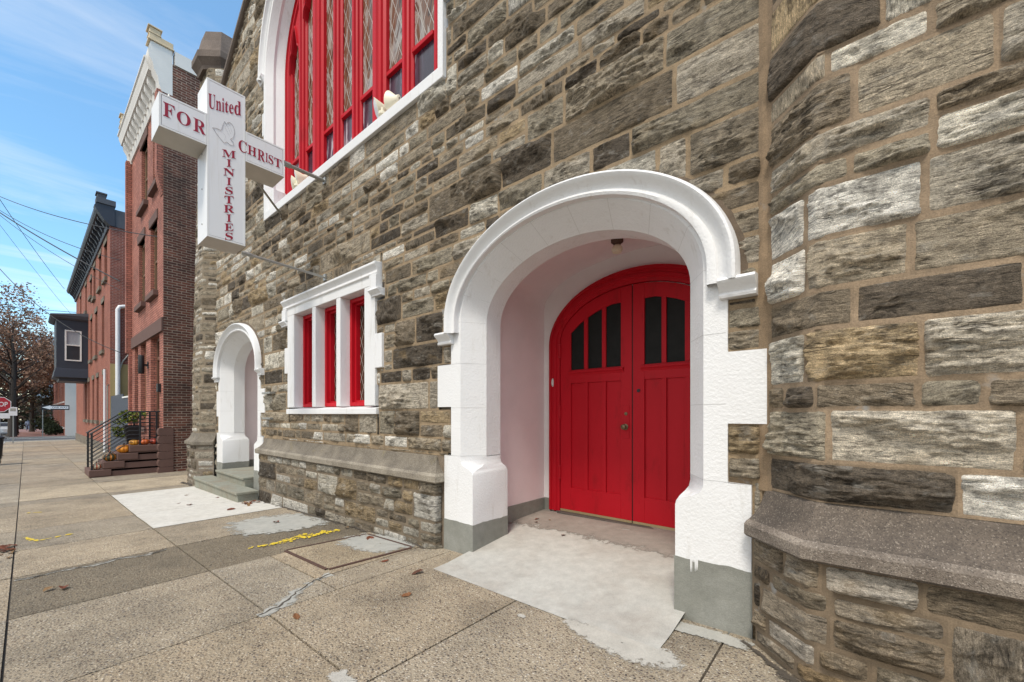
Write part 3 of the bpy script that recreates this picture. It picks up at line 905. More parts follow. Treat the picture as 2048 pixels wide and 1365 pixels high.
# ---- white arched porches
JLINE = plain('painted_joint', (0.52, 0.51, 0.49), 0.8)
def porch(cx, sides):
    zq = sides
    mb = MB()
    F0 = -0.02
    A = arch(cx, 1.13, 0.91, 0.745, -0.43); B = arch(cx, 1.27, 0.91, 0.885, -0.43)
    mb.strip(A, F0, B, F0); mb.strip(B, F0, B, 0.03)
    # splayed order, then square reveal; voussoir joints as narrow recessed gaps
    D = arch(cx, 0.985, 0.91, 0.60, -0.43)
    mb.strip(A, F0, D, 0.20)
    mb.strip(D, 0.20, D, 0.41)
    E_ = arch(cx, 1.25, 0.91, 0.97, -1.3)
    D2 = arch(cx, 0.985, 0.91, 0.60, -1.3)
    mb.strip(D2, 0.41, E_, 0.415)
    # toothed quoins beside the jambs
    for x0, x1, z0, z1 in zq:
        mb.box(x0, x1, F0, 0.03, z0, z1)
    # masonry joints showing faintly through the paint
    def seg(t0, h0, y0, h1, y1):
        pts = []
        for h, y in ((h0, y0), (h1, y1)):
            for e in (-0.0014, 0.0014):
                t = t0+e/h
                pts.append((cx+h*cos(t), y, 0.91+(h-0.985+0.60)*sin(t)))
        mb.poly([pts[0], pts[1], pts[3], pts[2]], 1)
    for t0 in (0.0, 0.42, 0.80, 1.15, 1.47, 1.80, 2.12, 2.48, 2.80, pi):
        seg(t0, 1.16, F0-0.0012, 1.13, F0-0.0012); seg(t0, 1.13, F0-0.0015, 0.985, 0.1985); seg(t0, 0.9845, 0.20, 0.9845, 0.41) if False else None
    for s in (-1, 1):
        for zj in (0.50, 0.06, -0.42):
            a, b = cx+s*1.13, cx+s*1.26
            mb.poly([(a, F0-0.0012, zj-0.0013), (b, F0-0.0012, zj-0.0013), (b, F0-0.0012, zj+0.0013), (a, F0-0.0012, zj+0.0013)], 1)
            c_, d_ = cx+s*1.128, cx+s*0.986
            mb.poly([(c_, F0-0.0012, zj-0.0013), (d_, 0.1985, zj-0.0013), (d_, 0.1985, zj+0.0013), (c_, F0-0.0012, zj+0.0013)], 1)
    po = mb.build('porch_arch', [WHITE, JLINE], CH, smooth=True, angle=30)
    # square bases with the splay stopped above them
    for s in (-1, 1):
        mb = MB(); gb = MB()
        O = 1.37 if s < 0 else 1.40
        F1 = F0-0.003
        low = [(O-0.001, F1), (0.955, F1), (0.955, F1), (0.955, 0.49)]
        up = [(O-0.001, F1), (1.13, F1), (0.985, 0.20), (0.985, 0.41)]
        mb.poly([(cx+s*O, F1, -1.10), (cx+s*O, F1, -0.425), (cx+s*O, 0.05, -0.425), (cx+s*O, 0.05, -1.10)]); mb.poly([(cx+s*O, F1, -0.425), (cx+s*O, 0.05, -0.425), (cx+s*1.25, 0.05, -0.42), (cx+s*1.25, F1, -0.42)])
        rings = []
        for t, z in ((0, -1.10), (0, -0.60), (0.06, -0.575), (0.3, -0.548), (0.65, -0.525), (0.9, -0.50), (1.0, -0.46), (1.0, -0.425)):
            rings.append([(cx+s*(a*(1-t)+b*t), c*(1-t)+d*t, z) for (a, c), (b, d) in zip(low, up)])
        mb.lofts(rings)
        gl = [(O+0.004, 0.05), (O+0.004, F1-0.005), (0.950, F1-0.005), (0.950, 0.49)]
        zb = zg(cx)-0.12; gtop = -1.075 if s < 0 else (-0.94 if cx == C1 else -1.06)
        fine = []
        for (p, q) in zip(gl, gl[1:]):
            m_ = max(1, int(math.hypot(q[0]-p[0], q[1]-p[1])/0.025))
            fine += [(p[0]+(q[0]-p[0])*k/m_, p[1]+(q[1]-p[1])*k/m_) for k in range(m_)]
        fine.append(gl[-1])
        rr_ = random.Random(int(cx*100)+s); wv = [0.002*sin(k*0.9+s)+0.003*sin(k*0.37+cx)+rr_.uniform(-0.002, 0.002) for k in range(len(fine))]
        gb.lofts([[(cx+s*a, b, zb) for a, b in fine], [(cx+s*a, b, gtop-0.05) for a, b in fine], [(cx+s*a, b, gtop+w) for (a, b), w in zip(fine, wv)], [(cx+s*(a+(-0.012 if a > 1.2 else 0.012)), b+0.012, gtop+0.002+w) for (a, b), w in zip(fine, wv)]])
        mb.build('jamb_base', WHITE, po, smooth=True, angle=40)
        bo = gb.build('painted_base', GREYP, po)
        if cx == C1 and s > 0:      # runs of white paint over the grey
            dm = MB(); r2 = random.Random(2)
            for k in range(7):
                x = cx+1.055+k*0.007; l_ = r2.uniform(0.01, 0.085)
                dm.lofts([[(x-0.003, F1-0.0075, -0.93), (x+0.004, F1-0.0075, -0.93)], [(x-0.002, F1-0.0075, -0.94-l_*0.6), (x+0.003, F1-0.0075, -0.94-l_*0.6)], [(x, F1-0.0075, -0.94-l_), (x+0.001, F1-0.0075, -0.94-l_)]])
            dm.build('paint_drip', WHITE, po)
    # hood mould with turned-out stops
    mb = MB()
    prof = [(1.31, 0.02), (1.312, -0.075), (1.30, -0.118), (1.285, -0.128), (1.268, -0.120), (1.255, -0.105), (1.236, -0.082), (1.212, -0.068),
            (1.196, -0.066), (1.192, -0.076), (1.176, -0.082), (1.160, -0.074), (1.155, F0)]
    rings = []
    for h, y in prof:
        rings.append([(x, y, z) for x, z in arch(cx+(0.03 if h > 1.2 else 0.03*(h-1.155)/0.045), h, 0.91, 0.905-(1.31-h), 0.80, 56)])
    mb.lofts(rings)
    st = [(0.02, 0.835), (-0.10, 0.818), (-0.112, 0.80), (-0.105, 0.785), (-0.075, 0.765), (-0.055, 0.735), (-0.065, 0.72), (-0.06, 0.705), (0.02, 0.70)]
    for s in (-1, 1):
        a, b = cx+s*1.23, cx+s*1.43
        mb.prism_x(st, min(a, b), max(a, b))
    mb.build('hood_mould', WHITE, po, smooth=True, angle=35)
    # weathered mortar fillet round the hood
    mb = MB()
    mb.strip(arch(cx+0.03, 1.30, 0.91, 0.895, 0.84), -0.03, arch(cx+0.03, 1.355, 0.91, 0.955, 0.84), 0.0)
    for f in range(len(mb.c)): mb.c[f] = (0.13, 0.095, 0.065)
    mb.build('mortar_fillet', MORTAR, po)
    # vaulted recess
    mb = MB()
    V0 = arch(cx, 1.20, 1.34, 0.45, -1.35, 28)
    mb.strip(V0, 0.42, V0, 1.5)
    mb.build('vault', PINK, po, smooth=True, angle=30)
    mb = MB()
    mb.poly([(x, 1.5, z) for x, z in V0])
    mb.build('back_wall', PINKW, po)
    mb = MB()
    for s in (-1, 1):
        mb = MB(); mb.box(cx+s*1.185, cx+s*1.20, 0.42, 1.49, -1.3, -1.07)
        a, b = sorted((cx+s*1.185, cx+s*1.10)); mb.box(a, b, 1.485, 1.5, -1.3, -1.07)
        mb.build('skirting', GREYP, po)
    return po
porch(C1, [(C1-1.48, C1-1.27, 0.07, 0.50), (C1+1.27, C1+1.477, -0.06, 0.38)])
porch(C2, [(C2-1.40, C2-1.27, -0.06, 0.50), (C2+1.27, C2+1.48, 0.02, 0.46)])

# ---- red double door
DY = 1.5
dcx = C1
# moulded frame
mb = MB()
zb = -1.2
fp = [(1.09, 0.0), (1.09, -0.05), (1.055, -0.06), (1.05, -0.045), (1.02, -0.045), (1.015, -0.055), (0.985, -0.055), (0.975, -0.035), (0.945, -0.030), (0.94, -0.01), (0.94, 0.0)]
mb.lofts([[(x, DY+y-0.003, z) for x, z in arch(dcx, h, 0.85, 0.57+(h-0.94)*1.13, zb, 40)] for h, y in fp])
dframe = mb.build('door_frame', RED, CH, smooth=True, angle=30)
mb = MB(); mb.lathe([(0.001, -0.012), (0.03, -0.010), (0.036, 0)], (dcx-1.035, DY-0.048, 0.39), 16, axis='y')
for v in range(len(mb.v)):
    x, y, z = mb.v[v]; mb.v[v] = (dcx-1.035+(x-dcx+1.035)*0.55, y, 0.39+(z-0.39)*1.5)
mb.build('number_plate', PALEG, dframe)

def darch(x, off):
    t = max(0.0, 1-((x-dcx)/0.94)**2)
    return 0.85+0.57*sqrt(t)-off*(1+0.35*abs(x-dcx))
def plate(mb, x0, x1, zl, zh, y0, y1, n=8):
    """board with a straight foot and a head that may follow a curve"""
    xs = [x0+(x1-x0)*i/n for i in range(n+1)]
    lo = [(x, zl(x) if callable(zl) else zl) for x in xs]; hi = [(x, zh(x) if callable(zh) else zh) for x in xs]
    mb.prism_y(lo+hi[::-1], y0, y1)
for s in (-1, 1):
    X = lambda a: dcx+s*a                     # a: distance from the meeting stile outwards
    b0, b1 = 0.006, 0.932
    mb = MB()
    yf, yp = DY-0.030, DY-0.008
    lo, hi = sorted((X(b0), X(b1)))
    plate(mb, lo, hi, -1.17, lambda x: darch(x, 0.008), yp, DY-0.002, 24)         # panels
    def P(a0, a1, zl, zh, y0=yf, y1=yp+0.001):
        p, q = sorted((X(a0), X(a1))); plate(mb, p, q, zl, zh, y0, y1, 6)
    headz = lambda x: darch(x, 0.008)
    P(b0, 0.135, -1.17, headz); P(0.785, b1, -1.17, headz)                          # stiles
    P(0.135, 0.785, -1.17, -0.90); P(0.135, 0.785, 0.37, 0.53)                       # rails
    inner = lambda x: min(darch(x, 0.145), 1.24)
    P(0.135, 0.785, inner, headz)                                                    # head
    for a in (0.318, 0.553):
        P(a, a+0.05, -0.90, 0.37); P(a, a+0.05, 0.53, inner)
    # moulded ledge below the lights
    p, q = sorted((X(0.10), X(0.81)))
    mb.prism_x([(yf+0.001, 0.52), (yf-0.025, 0.515), (yf-0.03, 0.495), (yf-0.012, 0.48), (yf+0.001, 0.455)], p, q)
    leaf = mb.build('door', RED, CH, bevel=0.004, seg=2)
    for a0, a1 in ((0.135, 0.318), (0.368, 0.553), (0.603, 0.785)):
        g = MB(); p, q = sorted((X(a0), X(a1)))
        plate(g, p, q, 0.53, lambda x: inner(x), yp-0.003, yp-0.001, 6)
        g.build('pane', DARKGLASS, leaf)
    k = MB(); p, q = sorted((X(b0), X(b1)))
    k.box(p, q, yf-0.004, yf+0.02, -1.195, -1.170)
    k.build('kick_strip', plain('worn_brass_strip', (0.42, 0.33, 0.18), 0.5, 0.4) if s < 0 else bpy.data.materials['worn_brass_strip'], leaf)
    for hz in (-0.72, 0.02, 0.78):
        k = MB(); k.tube([(X(0.936), yf-0.012, hz-0.07), (X(0.936), yf-0.012, hz+0.07)], 0.014, 8)
        k.lathe([(0.016, -0.085), (0.016, -0.072)], (X(0.936), yf-0.012, hz), 8); k.lathe([(0.016, 0.072), (0.016, 0.085)], (X(0.936), yf-0.012, hz), 8)
        k.build('hinge', RED, leaf, smooth=True)
    if s < 0:
        k = MB(); k.box(X(0.115), X(0.035), yf-0.006, yf, -0.27, 0.09); lp = k.build('lock_plate', RED, leaf, bevel=0.002)
        k = MB(); k.lathe([(0.034, 0), (0.034, -0.006), (0.014, -0.012), (0.012, -0.03), (0.026, -0.038), (0.031, -0.052), (0.027, -0.064), (0.012, -0.070), (0.001, -0.071)], (X(0.078), yf-0.006, -0.145), 18, axis='y')
        k.build('knob', BRASS, leaf, smooth=True)
        k = MB(); k.lathe([(0.019, 0), (0.018, -0.007), (0.001, -0.008)], (X(0.07), yf-0.006, 0.0), 14, axis='y'); k.build('key_cylinder', BRASS, leaf, smooth=True)
    else:
        k = MB(); k.lathe([(0.02, 0), (0.018, -0.008), (0.001, -0.009)], (X(0.07), yf, 0.25), 14, axis='y'); k.build('key_cylinder', DARKIRON, leaf, smooth=True)
mb = MB(); mb.box(dcx-0.004, dcx+0.004, DY-0.02, DY-0.004, -1.17, 1.40); mb.build('meeting_gap', DARKIRON, CH)
mb = MB(); mb.box(dcx-0.94, dcx+0.94, DY-0.10, DY, -1.225, -1.198); mb.build('threshold', plain('worn_threshold', (0.09, 0.075, 0.065), 0.8, var=0.4, nscale=12), CH, bevel=0.004)

# ---- three-light window with label mould
w = MB(); F0 = -0.04
WX0, WX1 = -7.13, -4.53
lights = [(-6.88, -6.24), (-6.13, -5.50), (-5.39, -4.77)]
w.box(WX0, lights[0][0], F0, 0.12, 0.10, 1.585); w.box(lights[2][1], WX1, F0, 0.12, 0.10, 1.585)
w.box(WX0, WX1, F0, 0.12, 1.585, 1.78)
w.box(-7.25, WX0, F0, 0.05, 0.66, 1.08); w.box(WX1, -4.38, F0, 0.05, 0.56, 0.98)
for a, b in ((lights[0][1], lights[1][0]), (lights[1][1], lights[2][0])): w.box(a, b, F0+0.001, 0.12, 0.10, 1.585)
wroot = w.build('window', WHITE, CH, bevel=0.008, seg=2)
w = MB(); w.prism_x([(F0-0.006, -0.005), (F0-0.006, 0.072), (0.13, 0.10), (0.13, -0.005)], -7.165, -4.495); w.build('sill', WHITE, wroot, bevel=0.006)
w = MB()
hp = [(0.02, 1.86), (-0.082, 1.85), (-0.095, 1.838), (-0.095, 1.815), (-0.082, 1.80), (-0.064, 1.775), (-0.054, 1.745), (-0.06, 1.735), (-0.06, 1.715), (-0.05, 1.705), (F0, 1.70)]
outer = []
# label: along the head, down both sides, then turned outwards
w.prism_x(hp+[(0.02, 1.685)], -7.27, -4.45)
for s, xe in ((-1, -7.27), (1, -4.45)):
    x0, x1 = sorted((xe, xe-s*0.145))
    w.box(x0, x1, -0.075, 0.02, 1.50, 1.70)
    a, b = sorted((xe-s*0.145, xe+s*0.075))
    w.prism_x([(0.02, 1.525), (-0.095, 1.52), (-0.102, 1.50), (-0.075, 1.475), (-0.055, 1.455), (-0.055, 1.435), (0.02, 1.43)], a, b)
w.build('label_mould', WHITE, wroot, smooth=True, angle=35, bevel=0.004)
for a, b in lights:
    w = MB(); z0, z1 = 0.105, 1.58
    def fr(x0, x1, zz0, zz1, t, y0, y1):
        w.box(x0, x0+t, y0, y1, zz0, zz1); w.box(x1-t, x1, y0, y1, zz0, zz1)
        w.box(x0+t, x1-t, y0, y1, zz0, zz0+t); w.box(x0+t, x1-t, y0, y1, zz1-t, zz1)
    fr(a+0.003, b-0.003, z0+0.003, z1-0.002, 0.05, 0.10, 0.20); fr(a+0.045, b-0.045, z0+0.045, z1-0.045, 0.035, 0.15, 0.23)
    w.prism_x([(0.10, z0), (0.155, z0+0.06), (0.2, z0+0.06), (0.2, z0)], a+0.053, b-0.053)
    f = w.build('frame', RED, wroot, bevel=0.004)
    w = MB(); w.poly([(a+0.07, 0.215, z0+0.07), (b-0.07, 0.215, z0+0.07), (b-0.07, 0.215, z1-0.07), (a+0.07, 0.215, z1-0.07)])
    w.build('pane', LEADDARK, wroot)
w = MB(); w.box(-7.1, -4.55, 0.24, 0.5, 0.0, 1.72); w.build('window_back', DARKIRON, wroot)

# ---- great window above
w = MB(); F0 = -0.045
SPz, RI = 6.0, 2.24
def ga(h, zb, n=48): return arch(AXW, h, SPz, RI-(2.53-h), zb, n)
A = ga(2.37, 3.47); B = ga(2.45, 3.47); D = ga(2.16, 3.47); D0 = ga(2.29, 3.47)
w.strip(B, 0.03, B, F0); w.strip(B, F0, A, F0); w.strip(A, F0, D0, 0.06); w.strip(D0, 0.06, D0, 0.10); w.strip(D0, 0.10, D, 0.30)
w.box(AXW-2.56, AXW-2.445, F0, 0.03, 4.25, 4.6); w.box(AXW+2.445, AXW+2.58, F0, 0.03, 4.25, 4.6)
w.box(AXW-2.52, AXW-2.445, F0, 0.03, 5.0, 5.4); w.box(AXW+2.445, AXW+2.52, F0, 0.03, 5.0, 5.4)
w.box(AXW-2.365, AXW-2.11, 0.0, 0.28, 3.59, 3.93)
big = w.build('great_window', WHITE, CH, smooth=True, angle=30)
w = MB(); w.prism_x([(F0-0.004, 3.455), (F0-0.004, 3.585), (0.31, 3.70), (0.31, 3.455)], AXW-2.445, AXW+2.445); w.build('sill', WHITE, big, bevel=0.006)
w = MB()
pr = [(2.55, 0.02), (2.55, -0.09), (2.53, -0.115), (2.50, -0.11), (2.48, -0.075), (2.46, -0.06), (2.44, -0.056), (2.43, F0)]
w.lofts([[(x, y, z) for x, z in ga(h, 5.98, 60)] for h, y in pr])
for s in (-1, 1):
    a, b = sorted((AXW+s*2.43, AXW+s*2.62)); w.prism_x([(0.02, 6.08), (-0.10, 6.07), (-0.105, 6.03), (-0.07, 5.99), (-0.05, 5.95), (0.02, 5.94)], a, b)
w.build('hood_mould', WHITE, big, smooth=True, angle=35)
# red timber: outer frame, mullions, transom bars, traceried heads
edges = []
mull = [(-7.95, -7.71), (-7.20, -7.06), (-6.62, -6.36), (-5.93, -5.79-0.02), (-5.73+0.0, -5.61)]
w = MB()
w.lofts([[(x, y, z) for x, z in ga(h, 3.6)] for h, y in ((2.16, 0.30), (2.16, 0.20), (2.115, 0.185), (2.105, 0.215), (2.06, 0.215), (2.05, 0.20), (2.01, 0.20), (1.99, 0.24), (1.95, 0.25), (1.94, 0.30))])
fr_ = w.build('outer_frame', RED, big, smooth=True, angle=30)
IN = 1.94
def top_in(x): return SPz+(RI-0.62)*sqrt(max(0, 1-((x-AXW)/IN)**2))
Xb = [AXW-IN]
# light edges measured along the window: 2 + 3 + 2 lights
small, large = 0.15, 0.25
lw = (2*IN-2*large-4*small)/7
x = AXW-IN; L7 = []; MU = []
for i in range(7):
    L7.append((x, x+lw)); x += lw
    if i in (1, 4): MU.append((x, x+large, True)); x += large
    elif i < 6: MU.append((x, x+small, False)); x += small
for a, b, bg_ in MU:
    w = MB(); c = (a+b)/2; hw = (b-a)/2
    pf = [(-hw, 0.30), (-hw, 0.235), (-hw*0.72, 0.21), (-hw*0.66, 0.18), (-hw*0.42, 0.165), (-hw*0.3, 0.135), (hw*0.3, 0.135), (hw*0.42, 0.165), (hw*0.66, 0.18), (hw*0.72, 0.21), (hw, 0.235), (hw, 0.30)]
    if not bg_: pf = [(p, q+0.03) for p, q in pf]
    zt = top_in(c)+0.05
    w.lofts([[(c+p, q, z) for p, q in pf] for z in (3.6, zt)], cap=False)
    w.build('mullion', RED, big, smooth=True, angle=30)
for a, b in L7:
    c = (a+b)/2
    w = MB()
    w.box(a, b, 0.235, 0.29, 4.40, 4.455)
    w.build('transom_bar', RED, big, bevel=0.006)
    w = MB(); w.box(a, b, 0.24, 0.29, 3.62, 3.66); w.build('bottom_rail', RED, big, bevel=0.006)
    w = MB(); w.poly([(a, 0.283, 3.66), (b, 0.283, 3.66), (b, 0.283, 4.40), (a, 0.283, 4.40)]); w.build('lower_pane', VIOLET, big)
    zt = max(min(top_in(a), top_in(b)), 6.0)
    w = MB(); w.poly([(a, 0.283, 4.455), (b, 0.283, 4.455), (b, 0.283, max(top_in(b), 4.6)), (c, 0.283, top_in(c)), (a, 0.283, max(top_in(a), 4.6))]); w.build('pane', LEADBIG, big)
    # cusped head
    zs = min(top_in(a), top_in(b))-0.55
    zs = max(zs, 6.08)
    if abs(c-AXW) < 1.0: zs -= 0.3
    w = MB()
    hw = (b-a)/2
    def head(k):
        t = abs(k)
        if t > 0.62: return zs+0.34*sqrt(max(0, 1-((t-0.62)/0.38)**2))*0.5+0.02
        return zs+0.12+0.42*(1-(t/0.62)**1.3)+0.05
    ks = [-1+2*i/24 for i in range(25)]
    low = [(c+k*hw, min(head(k), top_in(c+k*hw)-0.01)) for k in ks]; hi_ = [(c+k*hw, min(top_in(c+k*hw)+0.03, zs+1.15)) for k in ks]
    for y0, y1, g in ((0.215, 0.28, 0.0),):
        w.prism_y([(p, q+g) for p, q in low]+hi_[::-1], y0, y1)
    rim = [[(c+k*hw, y, min(head(k), top_in(c+k*hw)-0.06)+dz) for k in ks] for y, dz in ((0.217, 0.0), (0.185, 0.012), (0.185, 0.05), (0.216, 0.06))]
    w.lofts(rim)
    th = w.build('tracery_head', RED, big, smooth=True, angle=30)
    zc = zs+0.52
    if zc+0.30 < top_in(c):
        shp = [(c+hw*0.62*sin(q)*(0.55+0.45*cos(q/2)**2), zc+0.22-0.22*cos(q)) for q in [2*pi*k/28 for k in range(28)]]
        w = MB(); w.poly([(p, 0.213, q) for p, q in shp]); w.build('tracery_pane', LEADDARK, th)
        w = MB(); w.tube([(p, 0.208, q) for p, q in shp+shp[:1]], 0.022, 6); w.build('tracery_rim', RED, th, smooth=True)
w = MB(); w.prism_y([(p, q) for p, q in ga(2.26, 3.5)], 0.32, 0.36); w.build('window_back', DARKIRON, big)

# small iron ledges left in the stonework
for z in (0.345, -0.10):
    w = MB(); w.box(-8.08, -7.72, -0.10, 0.0, z, z+0.035); w.build('iron_ledge', GALV, CH, bevel=0.004)

# ---- bluestone steps of the far porch
w = MB()
w.box(-11.02, -8.22, -0.43, -0.11, -1.80, -1.415)
w.box(-10.53, -8.79, -0.15, 1.5, -1.80, -1.245)
st = w.build('steps', SLATESTEP, CH, bevel=0.006)
w = MB(); w.box(-11.05, -8.19, -0.46, -0.11, -1.413, -1.37); w.box(-10.53, -8.79, -0.18, 1.49, -1.243, -1.20); w.build('tread', SLATESTEP, st, bevel=0.008)

# ------------------------------------------------------------------ ground
def gsheet(name, x0, x1, y0, y1, mat_, dz=0.0, parent=None, col=None, kind='structure', step=2.0):
    mb = MB(); mb.col = col
    n = max(1, int((x1-x0)/step)); xs = sorted(set([x0+(x1-x0)*i/n for i in range(n+1)]+[p[0] for p in ZP if x0 < p[0] < x1]))
    for a, b in zip(xs, xs[1:]):
        mb.poly([(a, y0, zg(a)+dz), (b, y0, zg(b)+dz), (b, y1, zg(b)+dz), (a, y1, zg(a)+dz)])
    o = mb.build(name, mat_, parent); tag(o, kind=kind); return o
gsheet('ground', -400, 200, -200, 300, make_concrete('bare_ground', (0.13, 0.115, 0.09)), -0.16, step=20)
gsheet('road', -49.0, 60, -16, -3.93, ASPH, -0.13)
gsheet('cross_street', -60.0, -49.0, -60, 60, ASPH, -0.125)
gsheet('far_road', -190, -60.0, -16, -3.93, ASPH, -0.13)

sw = MB(); TH = 0.02
def slab(x0, x1, y0, y1, col, gap=0.006, lift=0.0):
    a, b, c, d = x0+gap, x1-gap, y0+gap, y1-gap
    n = max(1, int((b-a)/1.0)); xs = sorted(set([a+(b-a)*i/n for i in range(n+1)]+[p[0] for p in ZP if a < p[0] < b]))
    sw.col = col
    r = rnd.uniform(-0.003, 0.003)+lift
    for p, q in zip(xs, xs[1:]):
        zp, zq = zg(p)+r, zg(q)+r
        sw.poly([(p, c, zp), (q, c, zq), (q, d, zq), (p, d, zp)])
        for y in (c, d):
            sw.poly([(p, y, zp-TH), (q, y, zq-TH), (q, y, zq), (p, y, zp)])
    for p in (a, b):
        sw.poly([(p, c, zg(p)+r-TH), (p, d, zg(p)+r-TH), (p, d, zg(p)+r), (p, c, zg(p)+r)])
def tone(lo=0.84, hi=1.06):
    g = rnd.uniform(lo, hi); w = rnd.uniform(-0.03, 0.03)
    return (g*(1+w), g, g*(1-w*1.5))
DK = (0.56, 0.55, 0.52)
xs_near = [4.0, 2.4, 0.9, -0.6, -1.9, -3.13, -4.5, -5.78, -7.07, -8.49, -9.85, -11.18, -11.75, -13.9]
xs_far = list(np.arange(-15.4, -47.5, -1.52))+[-47.6]
allx = xs_near+xs_far
for b, a in zip(allx, allx[1:]):
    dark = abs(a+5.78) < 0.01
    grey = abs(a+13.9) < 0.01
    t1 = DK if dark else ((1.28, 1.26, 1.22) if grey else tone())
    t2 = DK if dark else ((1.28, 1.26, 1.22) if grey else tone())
    if abs(a+3.13) < 0.01 or abs(a+1.9) < 0.01 or a > -1.9:
        slab(a, b, -1.72, 0.05, tone(0.96, 1.04)); slab(a, b, -2.88, -1.72, tone(0.93, 1.0))
    elif abs(a+4.5) < 0.01:
        slab(a, b, -1.72, -1.22, tone(0.95, 1.02)); slab(a, -3.5, -1.22, 0.05, tone(0.98, 1.06)); slab(-3.5, b, -1.22, 0.05, tone(0.98, 1.06))
        slab(a, b, -2.88, -1.72, tone(0.93, 0.97))
    else:
        slab(a, b, -1.72, 0.05, t1); slab(a, b, -2.88, -1.72, t2)
    t3 = tone(0.85, 1.2)
    slab(a, b, -3.72, -2.88, t3)
    if a < -13.9: slab(a, b, 0.05, 3.0, tone())
sw_o = sw.build('sidewalk', AGG); tag(sw_o, kind='structure')
gsheet('sidewalk_bed', -48, 4.2, -3.75, 3.1, JOINT, -0.014)
# kerbs
def kerb(x0, x1, y0, y1):
    mb = MB(); xs = list(np.arange(x0, x1, 2.4))+[x1]
    for a, b in zip(xs, xs[1:]):
        a2 = a+0.006
        for (p, q) in ((a2, b-0.006),):
            mb.lofts([[(x, y0, zg(x)-0.3), (x, y0, zg(x)-0.012), (x, y0+0.012, zg(x)+0.001), (x, y1, zg(x)+0.001), (x, y1, zg(x)-0.3)] for x in (p, q)], cap=True)
    tag(mb.build('kerb', GREYC), kind='structure')
kerb(-48.0, 4.2, -3.91, -3.73)
mb = MB(); 
mb.box(-48.25, -48.05, -3.9, 3.0, zg(-48)-0.3, zg(-48)+0.0); tag(mb.build('kerb', CLEARW), kind='structure')
mb = MB(); mb.box(-60.1, -59.9, -3.9, 8.0, zg(-60)-0.3, zg(-60)+0.0); tag(mb.build('kerb', GREYC), kind='structure')
gsheet('brick_pavement', -120, -60.1, -3.75, -0.1, BRICKPAV, -0.002)
gsheet('crosswalk_line', -59.3, -58.8, -3.9, 6.0, TRIMW, -0.120)
gsheet('crosswalk_line', -50.2, -49.7, -3.9, 6.0, TRIMW, -0.120)

# sheets laid over the slabs
def patch(name, pts, mat_, dz=0.006, jit=0.03, kind='structure', n=7, col=None, seed=1, soft=False):
    r = random.Random(seed); P = []
    if soft:
        q = pts+pts[:1]; q = [Vector(a) for a in q]; pts = []
        m_ = len(q)-1
        for k in range(m_):
            a, b, c, d = q[(k-1) % m_], q[k], q[(k+1) % m_], q[(k+2) % m_]
            for j in range(6):
                t = j/6; pts.append(tuple(0.5*((2*b)+(c-a)*t+(2*a-5*b+4*c-d)*t*t+(3*b-a-3*c+d)*t**3)))
        n = 2
    for (a, b) in zip(pts, pts[1:]+pts[:1]):
        for i in range(n):
            t = i/n; w = jit*(0.5 if i else 0.2)
            P.append((a[0]+(b[0]-a[0])*t+r.uniform(-w, w), a[1]+(b[1]-a[1])*t+r.uniform(-w, w)))
    mb = MB(); mb.col = col
    if mat_ in (PATCHC, SKIMW, FLOORP):
        c = sum((Vector(p) for p in P), Vector((0, 0)))/len(P)
        lift = (lambda y: float(np.interp(y, [q[0] for q in rows], [q[1] for q in rows]))+0.004) if mat_ is FLOORP else (lambda y: dz)
        ring = lambda s: [(c.x+(x-c.x)*s, c.y+(y-c.y)*s, zg(c.x+(x-c.x)*s)+lift(c.y+(y-c.y)*s)) for x, y in P]
        fades = [-0.1, 0.30, 0.62, 0.95, 1.0]
        mb.lofts([ring(s) for s in (1.15, 1.0, 0.80, 0.5, 0.02)], True)
        o = mb.build(name, mat_)
        at = o.data.attributes.new('fade', 'FLOAT', 'POINT'); n_ = len(P)
        at.data.foreach_set('value', [f for f in fades for _ in range(n_)])
        return tag(o, kind=kind)
    mb.poly([(x, y, zg(x)+dz) for x, y in P])
    o = mb.build(name, mat_); return tag(o, kind=kind)
for (a, b) in ((-8.485, -7.075), (-11.175, -8.495)):
    patch('pale_concrete_slab', [(a, -1.715), (b, -1.715), (b, -0.12), (a, -0.12)], CLEARW, 0.006, 0.008, seed=int(-a*10))
patch('grey_concrete_patch', [(-6.55, -1.05), (-5.95, -1.16), (-5.5, -1.08), (-5.28, -0.5), (-5.36, -0.16), (-6.3, -0.14), (-6.6, -0.45)], PATCHC, 0.006, 0.03, seed=4, soft=True)
patch('grey_concrete_patch', [(-4.42, -0.62), (-3.68, -0.56), (-3.52, -0.24), (-3.60, -0.13), (-4.42, -0.14)], PATCHC, 0.011, 0.03, seed=6, soft=True)
# porch floors: concrete ramp up to the red doors
mb = MB()
pts = [(-2.86, -0.46), (-0.72, -0.54)]
rows = [(-0.50, 0.004), (-0.30, 0.012), (0.0, 0.05), (0.42, 0.10), (1.0, 0.14), (1.52, 0.16)]
ring = []
for y, dz in rows:
    hw0 = -2.88 if y < 0.42 else -3.09; hw1 = -0.86 if y < 0.42 else -0.67
    ring.append([(hw0+(hw1-hw0)*i/14, y + (-0.06*i/14+0.03 if y == -0.5 else 0), zg(hw0+(hw1-hw0)*i/14)+dz) for i in range(15)])
mb.lofts(ring)
tag(mb.build('porch_floor', PORCHC, smooth=True, angle=50), kind='structure')
patch('worn_floor_paint', [(-3.9, 0.75), (-2.2, 0.8), (-1.5, 0.72), (0.2, 0.75), (0.2, 2.2), (-3.9, 2.2)], FLOORP, 0.150, 0.02, seed=31)
patch('concrete_skim', [(-1.5, -0.56), (-1.05, -0.70), (-0.72, -0.64), (-0.70, -0.5), (-0.95, -0.44), (-1.4, -0.46)], SKIMW, 0.0055, 0.02, seed=9, soft=True)
